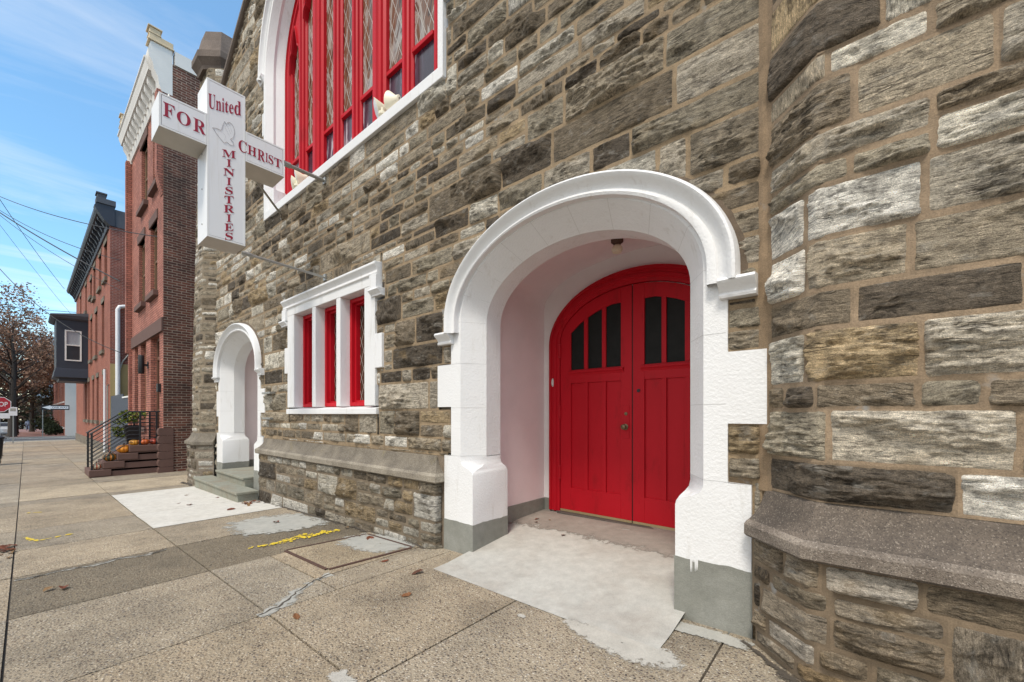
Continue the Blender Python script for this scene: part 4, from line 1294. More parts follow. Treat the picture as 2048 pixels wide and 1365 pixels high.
patch('concrete_skim', [(-1.0, -0.20), (-0.50, -0.20), (-0.48, -0.08), (-1.0, -0.08)], PATCHC, 0.0075, 0.02, seed=19, soft=True)
for cx_, cy_, rr_ in ((-1.72, -0.66, 0.03), (-2.02, -1.76, 0.09)):
    patch('concrete_skim', [(cx_-rr_, cy_-rr_*0.5), (cx_+rr_, cy_-rr_*0.6), (cx_+rr_*1.1, cy_+rr_*0.4), (cx_-rr_*0.8, cy_+rr_*0.6)], SKIMW, 0.0055, rr_*0.35, seed=int(cx_*-10), soft=True)
# grey skim and crack running to the joint
r = random.Random(3)
cl = []; A_, B_ = Vector((-3.12, -1.78)), Vector((-3.52, -1.10))
for i in range(25):
    t = i/24; p = A_.lerp(B_, t); cl.append((p.x+r.uniform(-0.018, 0.018)+0.03*sin(t*7), p.y+r.uniform(-0.012, 0.012)))
def ribbon(name, pts, w, mat_, dz, kind='structure', var=0.5):
    mb = MB(); Lh = []; Rh = []; Ch = []
    for i, (x, y) in enumerate(pts):
        a = Vector(pts[max(i-1, 0)]); b = Vector(pts[min(i+1, len(pts)-1)]); t = (b-a).normalized(); n_ = Vector((-t.y, t.x))
        ww = w*(1+r.uniform(-var, var)); Lh.append((x+n_.x*ww, y+n_.y*ww, zg(x)+dz)); Rh.append((x-n_.x*ww, y-n_.y*ww, zg(x)+dz))
        Ch.append((x, y, zg(x)+dz))
    mb.lofts([Lh, Ch, Rh]); o = mb.build(name, mat_)
    if mat_ in (PATCHC, SKIMW, GRIT_SHADE):
        at = o.data.attributes.new('fade', 'FLOAT', 'POINT'); at.data.foreach_set('value', [0.0]*len(Lh)+[0.85]*len(Ch)+[0.0]*len(Rh))
    return tag(o, kind=kind)
ribbon('crack_repair', cl, 0.075, PATCHC, 0.0055)
ribbon('pavement_crack', cl, 0.006, JOINT, 0.0085)
c2 = [(-5.66+0.03*sin(i*1.3)+r.uniform(-0.02, 0.02), -2.86+i*0.08) for i in range(14)]
ribbon('crack_repair', c2, 0.05, SKIMW, 0.0055); ribbon('pavement_crack', c2, 0.008, JOINT, 0.0085)
ribbon('grit_contact_shade', [(-8.2+i*0.12, -0.115) for i in range(41)], 0.07, GRIT_SHADE, 0.0065, var=0.6)  # grit and painted contact shade where the walls meet the pavement
ribbon('grit_contact_shade', [(-0.52, -0.10), (-0.40, -0.20), (-0.30, -0.30), (-0.20, -0.385), (0.0, -0.39), (0.4, -0.39), (1.0, -0.39)], 0.045, GRIT_SHADE, 0.0085, var=0.5)
ribbon('grit_contact_shade', [(-12.3+i*0.12, -0.40-0.02*sin(i)) for i in range(9)], 0.08, GRIT_SHADE, 0.0065, var=0.6)
# sprayed yellow utility markings
def spray(pts, w, seed):
    rr = random.Random(seed); mb = MB()
    for (a, b) in zip(pts, pts[1:]):
        n = int(max(2, (Vector(b)-Vector(a)).length/0.03))
        for i in range(n):
            t = i/n
            for k in range(3):
                if rr.random() < 0.3: continue
                x = a[0]+(b[0]-a[0])*t+rr.gauss(0, w*0.5); y = a[1]+(b[1]-a[1])*t+rr.gauss(0, w*0.5); s = rr.uniform(0.006, 0.021)
                ph = rr.uniform(0, 6)
                mb.poly([(x+s*cos(ph+q*1.05)*rr.uniform(0.6, 1.5), y+s*sin(ph+q*1.05)*rr.uniform(0.6, 1.5), zg(x)+0.0075+0.0001*k+0.00003*(i % 7)) for q in range(6)])
    tag(mb.build('yellow_paint_marking', YELPAINT), kind='structure')
spray([(-4.97, -1.24), (-4.90, -0.95), (-5.02, -0.80), (-4.86, -0.62), (-4.99, -0.45), (-4.85, -0.30)], 0.055, 1)
spray([(-5.05, -0.72), (-4.82, -0.36)], 0.05, 2)
spray([(-4.93, -1.1), (-4.9, -0.3)], 0.04, 12)
spray([(-7.85, -2.80), (-7.5, -2.72), (-7.62, -2.40)], 0.02, 3)
spray([(-10.1, -2.78), (-10.0, -2.62)], 0.02, 4)
spray([(-4.7, -2.95), (-4.4, -2.97)], 0.03, 5)

# steel-framed hatch cover set in the pavement
hq = [(-4.53, -1.05), (-3.63, -1.05), (-3.55, -0.22), (-4.40, -0.22)]
hb = empty('pavement_hatch', (-4.0, -0.6, zg(-4)), 'square pavement hatch with rusty steel edge between the grey patch and the porch', 'hatch cover')
mb = MB(); mb.col = (1.0, 0.97, 0.90)
mb.poly([(x, y, zg(x)+0.0085) for x, y in hq]); mb.build('lid', AGG, hb)
mb = MB()
for a, b in zip(hq, hq[1:]+hq[:1]):
    d = (Vector(b)-Vector(a)).normalized(); n_ = Vector((d.y, -d.x))*0.028
    mb.poly([(a[0], a[1], zg(a[0])+0.013), (b[0], b[1], zg(b[0])+0.013), (b[0]+n_.x, b[1]+n_.y, zg(b[0])+0.013), (a[0]+n_.x, a[1]+n_.y, zg(a[0])+0.013)])
    mb.poly([(a[0]+n_.x, a[1]+n_.y, zg(a[0])+0.013), (b[0]+n_.x, b[1]+n_.y, zg(b[0])+0.013), (b[0]+n_.x, b[1]+n_.y, zg(b[0])), (a[0]+n_.x, a[1]+n_.y, zg(a[0]))])
mb.build('steel_edge', RUST, hb)

# fallen leaves
def leaf_mesh(seed):
    r = random.Random(seed); mb = MB(); s = r.uniform(0.035, 0.06)
    n = 9; L_ = []; R_ = []; M_ = []
    for i in range(n+1):
        t = i/n; w = s*0.5*sin(pi*min(1, t*1.02))**0.7*(1+0.25*(i % 2))
        z = 0.010*sin(t*3+seed)+0.006
        M_.append((s*2*(t-0.5), 0, z)); L_.append((s*2*(t-0.5), w, z+0.35*w*r.uniform(0.3, 1.2))); R_.append((s*2*(t-0.5), -w, z+0.35*w*r.uniform(0.3, 1.2)))
    c = r.choice([(0.16, 0.055, 0.03), (0.10, 0.045, 0.028), (0.20, 0.09, 0.04), (0.12, 0.035, 0.022), (0.22, 0.13, 0.06)])
    mb.col = c
    mb.lofts([L_, M_, R_])
    mb.tube([(-s, 0, 0.012), (-s*1.5, 0.004, 0.004)], 0.0015, 4)
    return mb, c
leaf_protos = []
def leaves():
    spots = []
    r = random.Random(17)
    for i in range(16): spots.append((-8.15+r.uniform(-0.25, 0.3), -0.30+r.uniform(-0.12, 0.10), 0))
    for i in range(26): spots.append((-7.15+r.uniform(-0.35, 0.6), -3.05+r.uniform(-0.12, 0.16), 0))
    for x, y in ((-7.7, -0.42), (-7.6, -0.7), (-9.0, -1.1), (-9.9, -0.8), (-10.6, -0.35), (-6.0, -0.62), (-4.9, -0.2), (-4.2, -0.3), (-3.4, -0.62), (-2.6, -0.95), (-2.9, -0.62), (-5.0, -2.6), (-5.05, -2.68), (-8.7, -1.0), (-9.1, -0.5), (-2.9, -1.62)):
        spots.append((x, y, 0))
    for x, y in ((-2.80, 0.95), (-2.86, 1.05), (-2.72, 1.1), (-2.3, 0.75)):
        spots.append((x, y, 1))
    for i, (x, y, ins) in enumerate(spots):
        if i < 6:
            mb, c = leaf_mesh(i+1); o = mb.build('fallen_leaf', LEAFM); o.location = (0, 0, 0); leaf_protos.append(o)
        else:
            o = leaf_protos[i % 6].copy(); COL.objects.link(o)
        z = zg(x)+0.006
        if ins: z = float(np.interp(y, [q[0] for q in rows], [q[1] for q in rows]))+zg(x)+0.002
        o.location = (x, y, z); o.rotation_euler = (r.uniform(-0.2, 0.2), r.uniform(-0.2, 0.2), r.uniform(0, 6.28))
        sc = r.uniform(0.7, 1.25); o.scale = (sc, sc, sc)
        sc = sc*0.7 if ins else sc; o.scale = (sc, sc, sc)
        if ins: tag(o, 'small dry brown leaf lying on the concrete floor in front of the red doors', 'leaf', 'leaves on the porch floor')
        elif i < 16: tag(o, 'dry red-brown leaf in the drift at the end of the stone steps', 'leaf', 'leaves drifted beside the steps')
        elif i < 42: tag(o, 'dry red-brown leaf in the heap on the kerb side of the sidewalk', 'leaf', 'leaves heaped by the kerb strip')
        else: tag(o, 'single brown leaf lying loose on the open sidewalk', 'leaf', 'leaves scattered over the sidewalk')
leaves()

# ------------------------------------------------------------------ hanging cross sign
GLYPH = {
 'F': [[(15,0),(15,17),(31,19),(45,23),(55,28),(62,34),(68,42),(72,53),(74,67),(75,84),(75,375),(74,391),(71,405),(67,416),(61,423),(54,429),(43,433),(30,436),(14,439),(14,455),(394,455),(394,320),(377,320),(374,339),(369,357),(362,372),(355,385),(347,397),(336,406),(324,414),(310,420),(294,425),(275,428),(254,430),(230,431),(221,431),(212,431),(206,430),(200,429),(195,428),(191,427),(188,424),(186,421),(184,417),(183,412),(182,406),(182,398),(182,247),(190,247),(211,249),(229,253),(244,260),(256,270),(266,284),(274,301),(280,322),(284,347),(302,347),(302,118),(285,118),(280,146),(274,168),(266,187),(257,200),(244,211),(229,218),(210,222),(189,224),(182,224),(182,81),(182,69),(183,59),(185,50),(188,43),(191,36),(196,31),(202,27),(210,24),(219,21),(229,19),(242,18),(257,17),(257,0)]],
 'O': [[(261,-11),(236,-10),(213,-6),(190,-1),(169,7),(148,17),(129,29),(111,43),(94,58),(79,75),(66,93),(55,113),(45,134),(37,156),(32,179),(29,203),(28,228),(29,252),(32,276),(37,299),(45,321),(55,342),(66,362),(79,380),(95,397),(112,413),(130,426),(149,438),(170,448),(192,456),(216,462),(240,465),(265,466),(290,465),(313,462),(336,456),(357,448),(378,439),(397,427),(415,414),(431,399),(446,382),(459,364),(471,344),(481,323),(488,301),(494,277),(497,253),(498,228),(497,203),(494,179),(488,156),(481,134),(471,113),(459,93),(446,75),(430,58),(414,43),(395,29),(376,17),(355,7),(333,-1),(310,-6),(286,-10)],[(265,12),(315,26),(351,66),(372,133),(379,228),(377,278),(371,321),(362,358),(348,389),(330,412),(310,430),(286,440),(260,443),(210,430),(174,389),(152,322),(145,228),(147,178),(153,135),(163,98),(177,67),(195,43),(215,26),(238,16)]],
 'R': [[(15,0),(15,17),(31,19),(45,22),(55,26),(62,32),(68,39),(72,50),(74,64),(75,81),(75,379),(74,394),(71,406),(68,416),(62,424),(55,429),(44,434),(32,437),(16,439),(16,455),(217,455),(264,453),(305,448),(339,439),(367,426),(389,409),(405,388),(414,363),(417,334),(411,296),(392,265),(360,241),(315,224),(432,50),(437,43),(443,36),(448,30),(452,26),(457,22),(463,19),(470,18),(478,17),(480,17),(480,0),(338,0),(201,212),(182,212),(182,81),(183,64),(185,50),(189,39),(194,32),(202,26),(212,22),(225,19),(242,17),(242,0)],[(182,234),(203,234),(228,235),(249,240),(266,248),(280,258),(290,272),(298,290),(302,311),(304,336),(299,378),(284,407),(259,425),(224,431),(212,431),(202,429),(195,426),(190,422),(186,417),(184,409),(182,398),(182,385)]],
 'U': [[(248,-13),(205,-10),(168,-2),(138,10),(114,29),(96,52),(83,81),(76,115),(73,155),(73,379),(72,394),(70,406),(66,416),(61,424),(53,429),(43,434),(30,437),(15,439),(15,455),(240,455),(240,439),(229,437),(219,436),(210,434),(202,432),(196,429),(192,425),(188,421),(185,415),(183,408),(182,400),(181,390),(181,379),(181,140),(182,112),(186,88),(193,68),(203,51),(216,39),(232,29),(252,24),(275,22),(326,31),(363,56),(385,99),(392,159),(392,378),(391,393),(389,406),(385,416),(379,423),(371,429),(360,433),(346,437),(328,439),(328,455),(474,455),(474,439),(460,436),(448,432),(439,427),(433,421),(428,414),(425,404),(423,392),(422,378),(422,181),(420,133),(412,92),(398,58),(380,32),(356,13),(325,-2),(290,-10)]],
 'n': [[(18,0),(18,16),(27,17),(35,19),(41,22),(45,26),(48,31),(51,37),(52,46),(52,56),(52,253),(52,263),(51,271),(49,278),(46,284),(41,288),(36,291),(28,293),(19,294),(19,310),(148,310),(148,267),(168,290),(190,306),(215,315),(243,318),(281,312),(309,292),(325,258),(330,212),(330,56),(331,46),(332,38),(334,31),(337,26),(341,22),(347,19),(354,17),(363,16),(363,0),(202,0),(202,16),(207,16),(219,19),(228,26),(233,38),(235,56),(235,217),(235,230),(234,241),(232,250),(229,258),(225,264),(219,268),(212,270),(203,271),(188,269),(173,262),(160,251),(148,235),(148,56),(148,46),(149,38),(151,31),(154,26),(158,22),(164,19),(171,17),(180,16),(180,0)]],
 'i': [[(101,362),(90,363),(81,366),(72,370),(65,376),(58,384),(54,393),(51,402),(50,412),(51,423),(54,432),(58,441),(65,449),(72,455),(81,460),(90,462),(101,463),(111,462),(120,460),(129,455),(137,449),(143,441),(147,432),(150,423),(151,412),(150,402),(147,393),(143,384),(136,376),(129,370),(120,366),(111,363)],[(18,0),(18,16),(27,17),(35,19),(41,22),(45,26),(48,30),(51,37),(52,46),(52,56),(52,252),(52,263),(51,272),(49,280),(47,285),(43,288),(37,291),(30,293),(20,293),(21,310),(148,310),(148,56),(149,46),(150,38),(152,31),(154,26),(158,22),(164,19),(171,17),(180,16),(180,0)]],
 't': [[(124,-9),(105,-8),(89,-4),(76,2),(66,10),(58,22),(53,36),(49,52),(48,71),(48,279),(20,279),(20,300),(39,318),(57,336),(73,353),(88,369),(101,384),(112,398),(121,412),(129,424),(144,424),(144,310),(208,310),(208,279),(144,279),(144,82),(145,72),(146,64),(147,57),(149,51),(152,46),(157,43),(162,41),(168,40),(179,42),(189,49),(198,60),(206,75),(222,66),(205,33),(182,9),(155,-5)]],
 'e': [[(154,-10),(135,-9),(117,-5),(100,1),(85,10),(70,22),(58,35),(46,51),(37,69),(29,88),(24,109),(21,132),(19,157),(21,180),(24,201),(30,222),(38,240),(47,258),(59,273),(72,286),(87,298),(103,307),(120,313),(138,317),(157,318),(185,316),(209,309),(230,297),(249,280),(264,259),(274,234),(281,206),(283,173),(283,166),(117,166),(123,112),(138,73),(164,50),(199,42),(219,45),(237,53),(254,67),(270,86),(285,73),(258,36),(228,11),(193,-5)],[(116,192),(201,192),(201,215),(201,235),(199,252),(197,266),(193,277),(188,286),(181,292),(172,296),(161,297),(141,291),(127,274),(119,244),(116,203)]],
 'd': [[(140,-10),(123,-9),(107,-5),(92,1),(78,10),(65,22),(53,35),(43,50),(35,66),(28,85),(23,104),(20,125),(19,147),(21,172),(24,196),(29,217),(36,237),(45,256),(55,272),(68,286),(81,297),(96,306),(112,313),(128,317),(146,318),(168,316),(189,309),(207,297),(223,280),(223,401),(222,411),(220,419),(217,425),(212,430),(206,434),(198,437),(188,438),(176,439),(176,455),(319,455),(319,75),(319,64),(320,54),(322,46),(325,41),(329,36),(335,32),(343,30),(353,28),(353,11),(325,9),(294,6),(260,-1),(223,-10),(223,39),(207,18),(188,2),(166,-7)],[(171,28),(179,29),(187,31),(194,36),(202,41),(209,48),(215,56),(219,66),(223,76),(223,242),(221,250),(217,257),(213,264),(206,270),(199,274),(191,278),(183,280),(174,281),(159,279),(147,273),(138,263),(130,250),(125,232),(121,210),(118,184),(118,153),(118,124),(120,98),(124,76),(130,58),(137,45),(146,36),(158,30)]],
 'C': [[(257,-11),(224,-9),(193,-3),(164,6),(137,20),(113,37),(91,56),(72,79),(56,104),(43,132),(34,162),(28,194),(26,228),(28,262),(34,294),(43,323),(56,351),(72,376),(92,399),(114,418),(139,435),(166,448),(195,458),(226,464),(259,465),(283,464),(309,459),(337,451),(367,440),(372,438),(377,436),(382,435),(388,435),(399,437),(408,443),(415,452),(419,465),(437,465),(437,308),(420,308),(407,338),(392,364),(375,387),(356,407),(335,423),(313,434),(290,441),(265,443),(212,430),(174,389),(151,321),(144,226),(152,138),(177,74),(219,36),(278,24),(298,25),(318,29),(338,35),(358,45),(377,56),(395,71),(412,87),(428,106),(447,89),(409,45),(365,14),(314,-5)]],
 'H': [[(15,0),(15,17),(31,19),(45,22),(55,26),(62,32),(68,39),(72,50),(74,64),(75,81),(75,379),(74,394),(71,406),(68,416),(62,424),(55,429),(44,434),(32,437),(16,439),(16,455),(242,455),(242,439),(230,437),(220,436),(211,434),(204,432),(198,429),(193,425),(190,421),(187,415),(185,408),(183,400),(182,390),(182,379),(182,251),(342,251),(342,379),(342,390),(341,400),(339,408),(337,415),(335,421),(331,425),(326,429),(320,432),(313,434),(304,436),(294,437),(282,439),(282,455),(507,455),(507,439),(491,437),(478,434),(468,429),(461,424),(456,417),(452,407),(450,394),(449,379),(449,81),(450,65),(452,52),(456,41),(461,33),(468,27),(478,22),(491,19),(507,17),(507,0),(282,0),(282,17),(298,19),(311,21),(321,25),(329,31),(335,38),(339,49),(341,63),(342,81),(342,221),(182,221),(182,81),(183,64),(185,50),(189,39),(194,32),(202,26),(212,22),(225,19),(242,17),(242,0)]],
 'S': [[(43,-11),(43,158),(62,158),(72,124),(83,94),(96,70),(111,50),(129,34),(149,24),(172,17),(197,15),(215,16),(231,20),(245,27),(257,36),(266,47),(273,60),(277,74),(279,89),(275,110),(265,129),(248,146),(225,160),(163,191),(135,205),(112,221),(92,236),(77,253),(65,270),(56,289),(51,309),(50,332),(51,352),(54,370),(60,387),(67,403),(77,417),(88,429),(101,440),(115,449),(131,457),(148,462),(166,465),(185,466),(195,466),(206,465),(217,463),(229,461),(242,459),(255,456),(268,452),(282,448),(291,446),(293,445),(296,445),(298,445),(300,445),(307,446),(313,450),(318,457),(320,466),(339,466),(339,319),(322,319),(317,337),(310,354),(303,370),(293,385),(283,398),(272,410),(261,420),(248,429),(235,436),(222,441),(208,444),(194,445),(178,443),(163,440),(151,434),(140,426),(131,417),(125,406),(121,394),(120,380),(121,368),(124,356),(129,346),(137,336),(147,328),(159,319),(173,311),(189,303),(253,273),(273,263),(290,253),(305,243),(317,233),(328,222),(337,211),(344,200),(350,188),(354,176),(357,162),(359,148),(359,133),(358,112),(354,93),(348,75),(339,58),(328,43),(314,29),(298,18),(281,8),(261,0),(240,-6),(217,-9),(192,-10),(184,-10),(175,-9),(167,-9),(158,-8),(150,-6),(142,-4),(134,-2),(126,1),(118,3),(110,6),(104,8),(98,9),(94,11),(90,11),(87,12),(85,12),(80,12),(75,11),(72,9),(69,7),(67,4),(65,0),(63,-5),(61,-11)]],
 'M': [[(14,0),(14,17),(30,19),(43,22),(53,26),(61,32),(67,39),(72,50),(74,63),(75,79),(75,382),(75,393),(74,402),(73,409),(71,416),(68,421),(64,426),(59,429),(53,432),(45,434),(37,436),(26,438),(15,439),(15,455),(185,455),(317,142),(449,455),(617,455),(617,439),(602,437),(590,433),(580,429),(573,423),(567,416),(563,405),(561,393),(560,378),(560,85),(560,72),(561,61),(563,51),(565,43),(568,36),(571,31),(576,26),(582,23),(588,21),(596,19),(606,18),(617,17),(617,0),(396,0),(396,17),(407,19),(417,20),(425,22),(433,25),(438,28),(443,32),(447,38),(450,44),(452,52),(453,61),(454,71),(455,83),(455,399),(288,0),(270,0),(105,389),(105,80),(106,62),(109,48),(113,37),(120,30),(128,24),(139,20),(153,18),(169,17),(169,0)]],
 'I': [[(13,0),(13,17),(29,20),(42,23),(53,27),(61,32),(67,39),(72,49),(74,61),(75,75),(75,387),(74,401),(72,412),(68,421),(63,427),(55,432),(45,435),(31,437),(13,439),(13,455),(244,455),(244,439),(228,437),(214,435),(204,432),(196,427),(190,421),(186,412),(183,401),(183,387),(183,77),(183,67),(184,59),(185,51),(187,44),(190,39),(194,34),(200,30),(206,26),(214,23),(223,21),(233,19),(246,17),(246,0)]],
 'N': [[(403,-11),(107,350),(107,79),(108,62),(110,49),(113,38),(119,31),(126,26),(136,21),(150,19),(167,17),(167,0),(18,0),(18,17),(29,18),(39,19),(47,21),(54,23),(60,26),(65,30),(68,35),(71,41),(73,49),(75,57),(76,67),(76,79),(76,388),(61,407),(49,421),(41,429),(36,433),(33,435),(28,436),(24,437),(18,439),(18,455),(156,455),(391,169),(391,377),(391,389),(390,399),(388,407),(386,414),(383,420),(379,425),(375,429),(369,431),(362,434),(353,436),(343,437),(331,439),(331,455),(480,455),(480,439),(464,437),(450,434),(440,430),(433,425),(428,417),(425,407),(422,393),(422,377),(422,-11)]],
 'E': [[(14,0),(14,17),(30,18),(44,20),(55,24),(62,30),(68,37),(72,48),(74,62),(75,78),(75,369),(74,389),(72,405),(68,417),(62,425),(54,431),(44,435),(31,438),(16,439),(16,455),(399,455),(399,320),(383,320),(378,349),(369,373),(356,392),(340,406),(320,417),(295,424),(266,429),(232,430),(222,430),(213,430),(206,429),(200,428),(195,427),(191,424),(188,421),(186,417),(185,412),(184,405),(183,397),(183,388),(183,246),(193,246),(214,247),(232,252),(247,259),(259,269),(269,282),(277,300),(283,321),(288,345),(304,345),(304,118),(287,118),(285,137),(282,154),(278,169),(273,181),(267,192),(259,201),(251,208),(241,213),(229,217),(216,220),(202,222),(185,222),(183,222),(183,67),(183,56),(185,47),(188,40),(192,35),(198,32),(206,29),(217,28),(230,28),(254,28),(276,30),(295,34),(313,39),(330,45),(345,53),(358,63),(371,75),(382,89),(393,105),(402,123),(411,143),(430,143),(402,0)]],
 'T': [[(92,0),(92,17),(109,18),(123,21),(134,25),(142,31),(148,39),(152,50),(155,64),(156,81),(156,433),(149,433),(124,431),(102,426),(82,416),(65,403),(51,387),(41,367),(33,344),(29,318),(11,318),(11,455),(410,455),(410,317),(394,317),(381,368),(357,404),(319,426),(269,433),(263,433),(263,81),(264,63),(267,49),(271,38),(276,30),(284,25),(296,21),(310,18),(328,17),(328,0)]],
}

def text_mesh(items, parent, name, matr, X):
    """letters in the plane x = X; items: (char, y0, y1, z0, z1[, shear]) with y running towards the wall"""
    cu = bpy.data.curves.new(name, 'CURVE'); cu.dimensions = '2D'; cu.fill_mode = 'BOTH'; cu.extrude = 0.002; cu.offset = -0.0005
    for it in items:
        ch, y0, y1, z0, z1 = it[:5]; sh = it[5] if len(it) > 5 else 0
        xs = [p[0] for s in GLYPH[ch] for p in s]; ys = [p[1] for s in GLYPH[ch] for p in s]
        a, b, c, d = min(xs), max(xs), min(ys), max(ys)
        for s in GLYPH[ch]:
            sp = cu.splines.new('POLY'); sp.points.add(len(s)-1); sp.use_cyclic_u = True
            for k, (px, py) in enumerate(s):
                yy = y0+(px-a)/(b-a)*(y1-y0)
                sp.points[k].co = (yy, z0+(py-c)/(d-c)*(z1-z0)+sh*(yy-y0), 0, 1)
    o = bpy.data.objects.new(name, cu); COL.objects.link(o)
    dg = bpy.context.evaluated_depsgraph_get(); dg.update()
    me = bpy.data.meshes.new_from_object(o.evaluated_get(dg))
    bpy.data.objects.remove(o)
    for v in me.vertices:
        y, z, e = v.co; v.co = (X+0.002+e, y, z)
    me.materials.clear(); me.materials.append(matr)
    return link_mesh(name, me, parent)
SX = -5.85; SB = SX-0.40
SG = empty('cross_sign', (SX-0.2, -1.18, 2.0), 'white box sign in the shape of a cross hung from the church wall, crimson lettering', 'sign')
yl, yr, p0, p1 = -1.86, -0.575, -1.425, -1.03
zt, zb_, a0, a1 = 3.96, 2.09, 3.155, 3.53
mb = MB()
outl = [(p0, zb_), (p1, zb_), (p1, a0), (yr, a0), (yr, a1), (p1, a1), (p1, zt), (p0, zt), (p0, a1), (yl, a1), (yl, a0), (p0, a0)]
n = len(outl)
for k in range(n):
    a, b = outl[k], outl[(k+1) % n]
    under = abs(a[1]-b[1]) < 1e-6 and b[0] > a[0] 
    q = [(SX, a[0], a[1]), (SX, b[0], b[1]), (SB, b[0], b[1]), (SB, a[0], a[1])]
    mb.poly(q, 1 if under else 0)
for X in (SX, SB): mb.poly([(X, y, z) for y, z in outl], 2)
box = mb.build('cabinet', [SIGNE, SIGNU, SIGNL], SG)
mb = MB()
i = 0.0245
def face(y0, y1, z0, z1):
    mb.box(SX, SX+0.004, y0, y1, z0, z1)
face(yl+i, p0-0.004, a0+i, a1-i); face(p0+0.004, p1-0.004, zb_+i, zt-i); face(p1+0.004, yr-i, a0+i, a1-i)
mb.build('panel', SIGNW, SG)
mb = MB()
# thin retaining trim round each face
def trim(y0, y1, z0, z1):
    t = 0.02
    for (a, b, c, d) in ((y0, y1, z0, z0+t), (y0, y1, z1-t, z1), (y0, y0+t, z0+t, z1-t), (y1-t, y1, z0+t, z1-t)): mb.box(SX, SX+0.0055, a, b, c, d)
trim(yl, p0-0.002, a0, a1); trim(p0, p1, zb_, zt); trim(p1+0.002, yr, a0, a1)
mb.build('face_trim', SIGNE, SG, bevel=0.002)
mb = MB()
for z in np.arange(zb_+0.2, zt-0.1, 0.42): mb.lathe([(0.011, 0), (0.009, -0.006), (0.001, -0.007)], (SX-0.20, p0, z), 8, axis='y')
mb.build('cabinet_screw', GALV, SG)
F_ = SX+0.004
T = []
# FOR, stepping down across the left arm
for ch, y0, w, z0, h in (('F', -1.825, 0.10, 3.285, 0.155), ('O', -1.705, 0.125, 3.275, 0.145), ('R', -1.555, 0.118, 3.262, 0.15)):
    T.append((ch, y0, y0+w, z0, z0+h))
for ch, x0, x1, h in (('U', -1.412, -1.345, 0.175), ('n', -1.338, -1.285, 0.115), ('i', -1.278, -1.254, 0.165), ('t', -1.247, -1.212, 0.14), ('e', -1.205, -1.158, 0.115), ('d', -1.15, -1.078, 0.175)):
    zz = 3.60+0.27*(x0+1.41); T.append((ch, x0, x1, zz, zz+h, 0.27))
z = 3.205
mini = 'MINISTRIES'; hh = 0.090
for ch in mini:
    w = {'M': 0.14, 'I': 0.047, 'N': 0.115, 'S': 0.08, 'T': 0.095, 'R': 0.108, 'E': 0.092}[ch]
    T.append((ch, -1.205-w/2, -1.205+w/2, z-hh-0.3*w/2, z-0.3*w/2, 0.3)); z -= hh+0.0215
text_mesh(T, SG, 'lettering', SIGNR, F_)
T = []
for ch, x0, x1, z0, h in (('C', -1.105, -1.015, 3.25, 0.145), ('H', -1.006, -0.908, 3.26, 0.115), ('R', -0.897, -0.81, 3.242, 0.135), ('I', -0.803, -0.778, 3.255, 0.115), ('S', -0.768, -0.712, 3.253, 0.115), ('T', -0.70, -0.612, 3.25, 0.112)):
    T.append((ch, x0, x1, z0, z0+h))
text_mesh(T, SG, 'lettering', SIGNR, F_+0.0005)
# outline of two hands pressed together
def curve_line(pts, r):
    m = MB(); m.tube([(F_+0.003, y, z) for y, z in pts], r, 5); return m
def sm(pts, n=5):
    P = [Vector(p) for p in pts]; o = []
    for k in range(len(P)-1):
        a, b, c, d = P[max(k-1, 0)], P[k], P[k+1], P[min(k+2, len(P)-1)]
        for j in range(n):
            t = j/n; o.append(0.5*((2*b)+(c-a)*t+(2*a-5*b+4*c-d)*t*t+(3*b-a-3*c+d)*t**3))
    return [tuple(v) for v in o]+[pts[-1]]
hy, hz = -1.372, 3.225
H1 = [(0.0, 0.20), (0.05, 0.205), (0.10, 0.195), (0.115, 0.235), (0.13, 0.29), (0.15, 0.335), (0.165, 0.30), (0.19, 0.335), (0.235, 0.325), (0.265, 0.27), (0.272, 0.20), (0.255, 0.13), (0.222, 0.09), (0.26, 0.05), (0.255, 0.015), (0.215, 0.01), (0.175, 0.04), (0.15, 0.02), (0.125, 0.035), (0.07, 0.10), (0.0, 0.20)]
HS = lambda q: [(hy+0.82*a, hz+0.82*b+0.2*a) for a, b in sm(q)]
m = curve_line(HS(H1), 0.0019)
for ln in ([(0.165, 0.30), (0.20, 0.24), (0.225, 0.17)], [(0.19, 0.33), (0.22, 0.27), (0.245, 0.19)], [(0.15, 0.28), (0.175, 0.21), (0.21, 0.13)], [(0.13, 0.16), (0.16, 0.12), (0.15, 0.07)]):
    m.tube([(F_+0.003, a, b) for a, b in HS(ln)], 0.0006, 4)
m.build('emblem', SIGNL, SG)
# stays to the wall
def stay(p, q, r, mname='stay'):
    m = MB(); p = Vector(p); q = Vector(q); m.tube([p, q], r, 6)
    m.box(q.x-0.035, q.x+0.035, -0.03, 0.0, q.z-0.045, q.z+0.045)
    d = (q-p).normalized()
    m.tube([p-d*0.01, p+d*0.09], r*1.5, 6)
    m.build(mname, GALV, SG)
stay((SX-0.03, yr, 3.36), (SX-0.03, -0.01, 3.36), 0.024)
stay((SB+0.06, -0.95, 3.30), (-7.40, -0.012, 3.32), 0.018)
stay((SX-0.02, p1-0.02, 2.01), (SX-0.02, -0.015, 1.965), 0.017)
m = MB(); m.tube([(SB+0.2, -1.75, 3.53), (SB+0.2, -1.75, 3.60)], 0.02, 8); m.lathe([(0.03, 0), (0.03, 0.03), (0.005, 0.10)], (SB+0.27, -1.75, 3.53), 8); m.build('cable_gland', GALV, SG)

